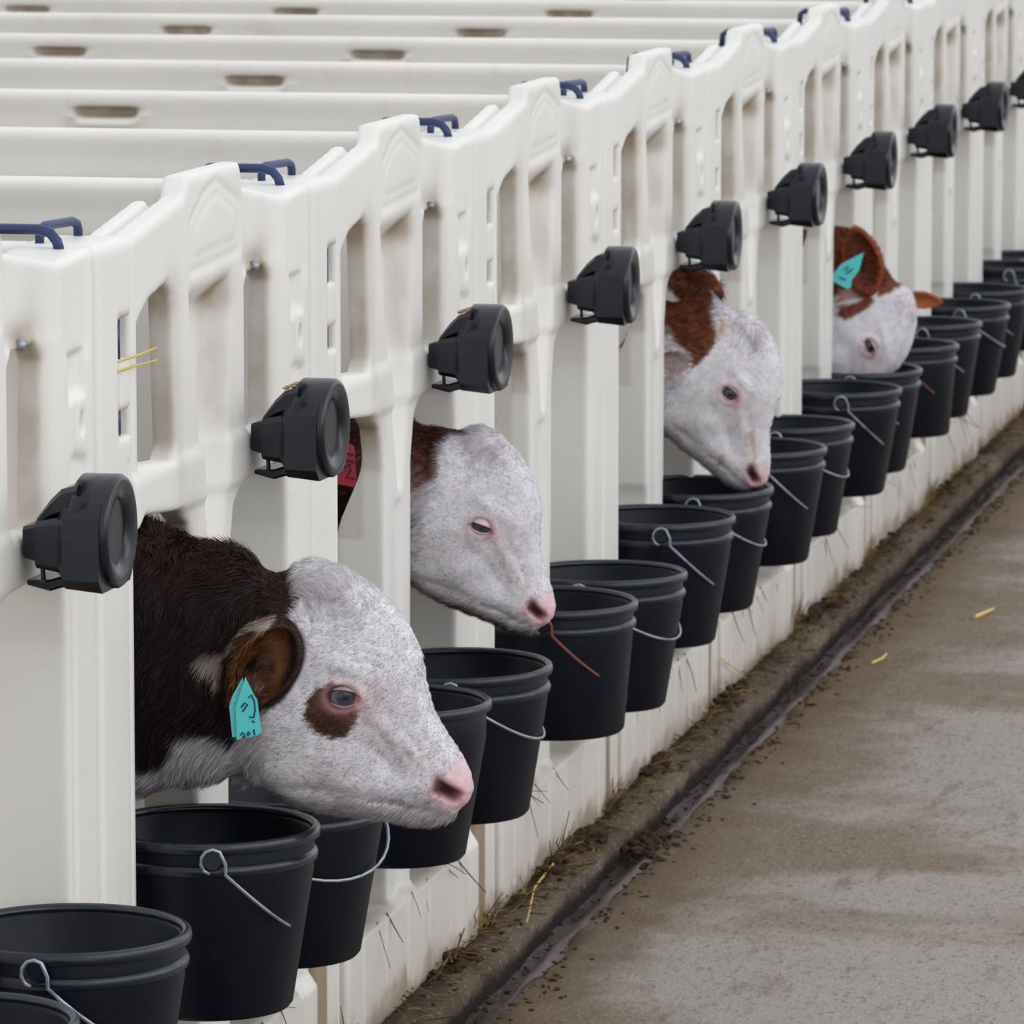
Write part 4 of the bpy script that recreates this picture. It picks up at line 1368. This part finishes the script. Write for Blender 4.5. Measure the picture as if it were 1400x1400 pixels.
c3['patch'] = [(q3([(300, 200), (978, 200), (975, 400), (974, 420), (979, 440), (979, 460), (968, 478), (955, 490), (948, 496), (943, 490), (940, 478), (930, 462), (920, 452), (905, 456), (880, 466), (820, 480), (300, 520)]), 'i', .003, None),
               (q3([(900, 440), (918, 442), (922, 450), (905, 452)]), 'i', .002, srgb(215, 200, 198)),
               (q3([(984, 430), (992, 436), (988, 455), (980, 460)]), 'i', .006, srgb(206, 180, 160)),
               (q3([(1022, 590), (1030, 585), (1036, 620), (1030, 632), (1026, 612)]), 'i', .006, srgb(218, 192, 182)),
               (q3([(980, 618), (990, 618), (990, 632), (982, 634)]), 'i', .006, srgb(196, 182, 170))]
make_calf(c3)

# ---- calf 4
c4 = dict(O=(6.1397, -0.044, 0.5838), va=8.4, rot=58, roll=-16, sc=0.98, h=0.0048, px=(1177, 468, 570.), ymax=0.16, hair=24000, seed=14, hl=.6, lashm=lash_dark, lid=(0.42, -0.50), iris=1.2, rim=.30, hw=.0007,
          label='calf in the seventh pen, face down in a bucket, red-brown upright ear with turquoise tag', brown=srgb(118, 62, 40), lidm=lid_white)
c4['fb'] = ((-.34, .19), (-.20, .30), (-.19, .26))
c4['body'] = [(ifr(c4, -.01, .10, 0), ifr(c4, -.10, .16, 0), (.065, .10), (.075, .13)), (ifr(c4, -.10, .16, 0), ifr(c4, -.20, .06, 0), (.075, .135), (.080, .12)),
              (ifr(c4, -.20, .06, 0), (6.22, .34, .60), (.075, .125), (.09, .13))] + body_set(6.22, .34, .66, 6.20, .56)
q4 = lambda pts: P(c4, pts)
(ec,) = q4([(1178, 352)])
(fc4,) = q4([(1262, 416)])
c4['ears'] = [dict(c=(ec[0], ec[1], -.085), L=(-.25, 1, .0), N=(-.15, -.1, -1), a=.085, b=.050, d=.026, outer=srgb(150, 80, 48), inner=srgb(120, 60, 42), deep=.5),
              dict(c=(fc4[0] - .004, fc4[1], .115), L=(1, -.12, .25), N=(.1, -.5, -1), a=.055, b=.024, d=.016, outer=srgb(165, 88, 52), inner=srgb(190, 110, 70), deep=0)]
c4['patch'] = [(q4([(700, 100), (1225, 100), (1238, 380), (1244, 388), (1230, 390), (1216, 398), (1200, 404), (1197, 395), (1192, 372), (1185, 372), (1160, 392), (1140, 402), (700, 560)]), 'i', .004, None),
               (q4([(1145, 420), (1150, 412), (1175, 408), (1185, 398), (1196, 408), (1185, 418), (1165, 428), (1156, 432), (1144, 428)]), 'i', .004, None),
               (q4([(1150, 392), (1170, 390), (1172, 400), (1160, 408), (1146, 408)]), 'i', .004, srgb(214, 170, 164)),
               (q4([(1180, 392), (1196, 370), (1200, 396), (1192, 402)]), 'i', .003, srgb(222, 210, 210))]
make_calf(c4)
ear_tag(c4, [q4([(1180, 338), (1174, 362), (1164, 376), (1163, 386), (1158, 388), (1137, 377), (1136, 371), (1150, 354)])],
        [q4(x) for x in ([(1153, 362), (1159, 357), (1157, 368)], [(1160, 366), (1165, 360)], [(1147, 372), (1156, 376)])], M['tag_teal'], M['ink'], -.128, 570, label='turquoise plastic ear tag with dark marks', lw=.0018)
# ------------------------------------------------------------------ straw and litter
def stalks(name, specs, mat, label, cat='straw', kind='stuff', group=None):
    bm = bmesh.new()
    for p, d, L, r, bend in specs:
        p, d = Vector(p), Vector(d).normalized()
        sd = d.cross(Vector((0, 0, 1)))
        if sd.length < .1:
            sd = Vector((1, 0, 0))
        tube(bm, [p, p + d * L * .5 + sd * bend * L, p + d * L], r, 5, [1, .9, .6])
    o = bm_obj(name, bm, mat)
    tag(o, label, cat, group, kind)
    return o


r_ = random.Random(5)
sp_ = []
for i in range(1300):
    x = r_.uniform(0.5, 11)
    cl = 0.5 + 0.5 * math.sin(x * 5.7) * math.sin(x * 2.3 + 1)
    if r_.random() > .35 + .65 * cl:
        continue
    y = -0.016 - abs(r_.gauss(0, .028))
    sp_.append(((x, max(y, -.1), r_.uniform(.006, .022)), (r_.uniform(-1, 1), r_.uniform(-1, 1), r_.uniform(-.15, .25)), r_.uniform(.02, .06), r_.uniform(.0008, .0018), r_.uniform(-.1, .1)))
stalks('straw_litter', sp_, M['straw2'], 'dark trodden straw along the foot of the pen fronts')
sp_ = []
for i in range(260):
    x = r_.uniform(0.5, 11)
    if math.sin(x * 5.7) * math.sin(x * 2.3 + 1) < -.1:
        continue
    y = -0.018 - abs(r_.gauss(0, .022))
    sp_.append(((x, max(y, -.1), r_.uniform(.01, .026)), (r_.uniform(-1, 1), r_.uniform(-1, 1), r_.uniform(-.1, .35)), r_.uniform(.02, .07), r_.uniform(.0006, .0014), r_.uniform(-.12, .12)))
# tufts at the foot of the post seams
for xc in (1.02, 2.0, 2.62, 3.1, 5.3, 6.4, 7.5):
    for i in range(16):
        sp_.append(((xc + r_.gauss(0, .03), r_.uniform(-.03, -.018), r_.uniform(.005, .03)), (r_.uniform(-.6, .6), r_.uniform(-.8, .1), r_.uniform(.0, 1.2)), r_.uniform(.03, .08), r_.uniform(.0007, .0015), r_.uniform(-.15, .15)))
stalks('straw_tufts', sp_, M['straw'], 'yellow straw tufts caught at the foot of the pen fronts')
sp_ = []
# caught on the sills under the buckets
for k in range(1, 9):
    for i in range(7):
        x = (k - 1) * PIT + r_.uniform(.12, .75)
        sp_.append(((x, -.010, .172), (r_.uniform(-.5, .5), r_.uniform(-.35, -.05), r_.uniform(-1.0, .1)), r_.uniform(.03, .10), r_.uniform(.0007, .0014), r_.uniform(-.15, .15)))
stalks('sill_straw', sp_, M['straw'], 'loose straw hanging over the sills under the buckets')
# single stalks one can point at
singles = [((2.62, -0.030, .020), (-1, -.10, -.01), .55, .0020, .03, 'long pale stalk lying on the kerb below the fourth pen'),
           ((5.05, -.235, -.015), (1, -.10, 0), .14, .0035, .05, 'short pale stalk lying by the gutter, nearer of the two'),
           ((5.75, -.375, -.014), (1, -.22, .01), .13, .0055, .0, 'bright yellow stalk lying on the passage floor'),
           ((4.35, -.017, .10), (1, -.02, -.32), .36, .0016, .02, 'thin stalk leaning against the foot of the sixth pen front'),
           ((-0.075, -0.005, 1.186), (1, -.06, .02), .15, .0018, .02, 'upper straw poking from the post pocket at the far left'),
           ((-0.080, -0.006, 1.174), (1, -.05, -.01), .16, .0018, -.02, 'lower straw poking from the post pocket at the far left')]
for p, d, L, r, b, lab in singles:
    stalks('straw_stalk', [(p, d, L, r, b)], M['straw3'], lab, 'straw', None)
# small clods and manure crumbs on the kerb and in the gutter
bm = bmesh.new()
for i in range(2100):
    x = r_.uniform(0.5, 11)
    y = r_.choice([-.016 - abs(r_.gauss(0, .012)), -.016 - abs(r_.gauss(0, .02)), r_.gauss(-.055, .014), r_.gauss(-.10, .010), -.158 - abs(r_.gauss(0, .03)), -.158 - abs(r_.gauss(0, .02))])
    z = .010 if y > -.035 else (.005 if y > -.075 else (-.044 if y > -.15 else -.019))
    s = r_.uniform(.0012, .0050) * (1 if y > -.3 else .6)
    bmesh.ops.create_icosphere(bm, subdivisions=1, radius=s, matrix=Matrix.Translation((x, y, z)) @ Matrix.Rotation(r_.uniform(0, 3), 4, 'Z') @ Matrix.Diagonal((r_.uniform(1, 2.4), 1, .6, 1)))
for xc in (1.75, 2.55, 2.72, 2.8, 3.5, 4.4, 5.55, 5.65, 6.7, 7.8):
    for i in range(22):
        s = r_.uniform(.004, .012)
        p_ = (xc + r_.gauss(0, .07), -.018 - abs(r_.gauss(0, .018)), .010 + r_.uniform(0, .014))
        bmesh.ops.create_icosphere(bm, subdivisions=1, radius=s, matrix=Matrix.Translation(p_) @ Matrix.Rotation(r_.uniform(0, 3), 4, 'Z') @ Matrix.Diagonal((r_.uniform(1, 2), 1, .7, 1)))
for i in range(60):
    s = r_.uniform(.004, .010)
    p_ = (2.95 + r_.gauss(0, .10), -.125 + r_.gauss(0, .03), -.030 + r_.uniform(0, .010))
    bmesh.ops.create_icosphere(bm, subdivisions=1, radius=s, matrix=Matrix.Translation(p_) @ Matrix.Diagonal((r_.uniform(1, 2), 1, .7, 1)))
for v_ in bm.verts:
    v_.co += Vector((math.sin(v_.co.y * 900 + v_.co.z * 500), math.sin(v_.co.x * 700), math.sin(v_.co.x * 800 + 1))) * .0012
tag(bm_obj('dirt_clods', bm, M['clod']), 'small dark clods scattered on the kerb and gutter edge', 'dirt', None, 'stuff')
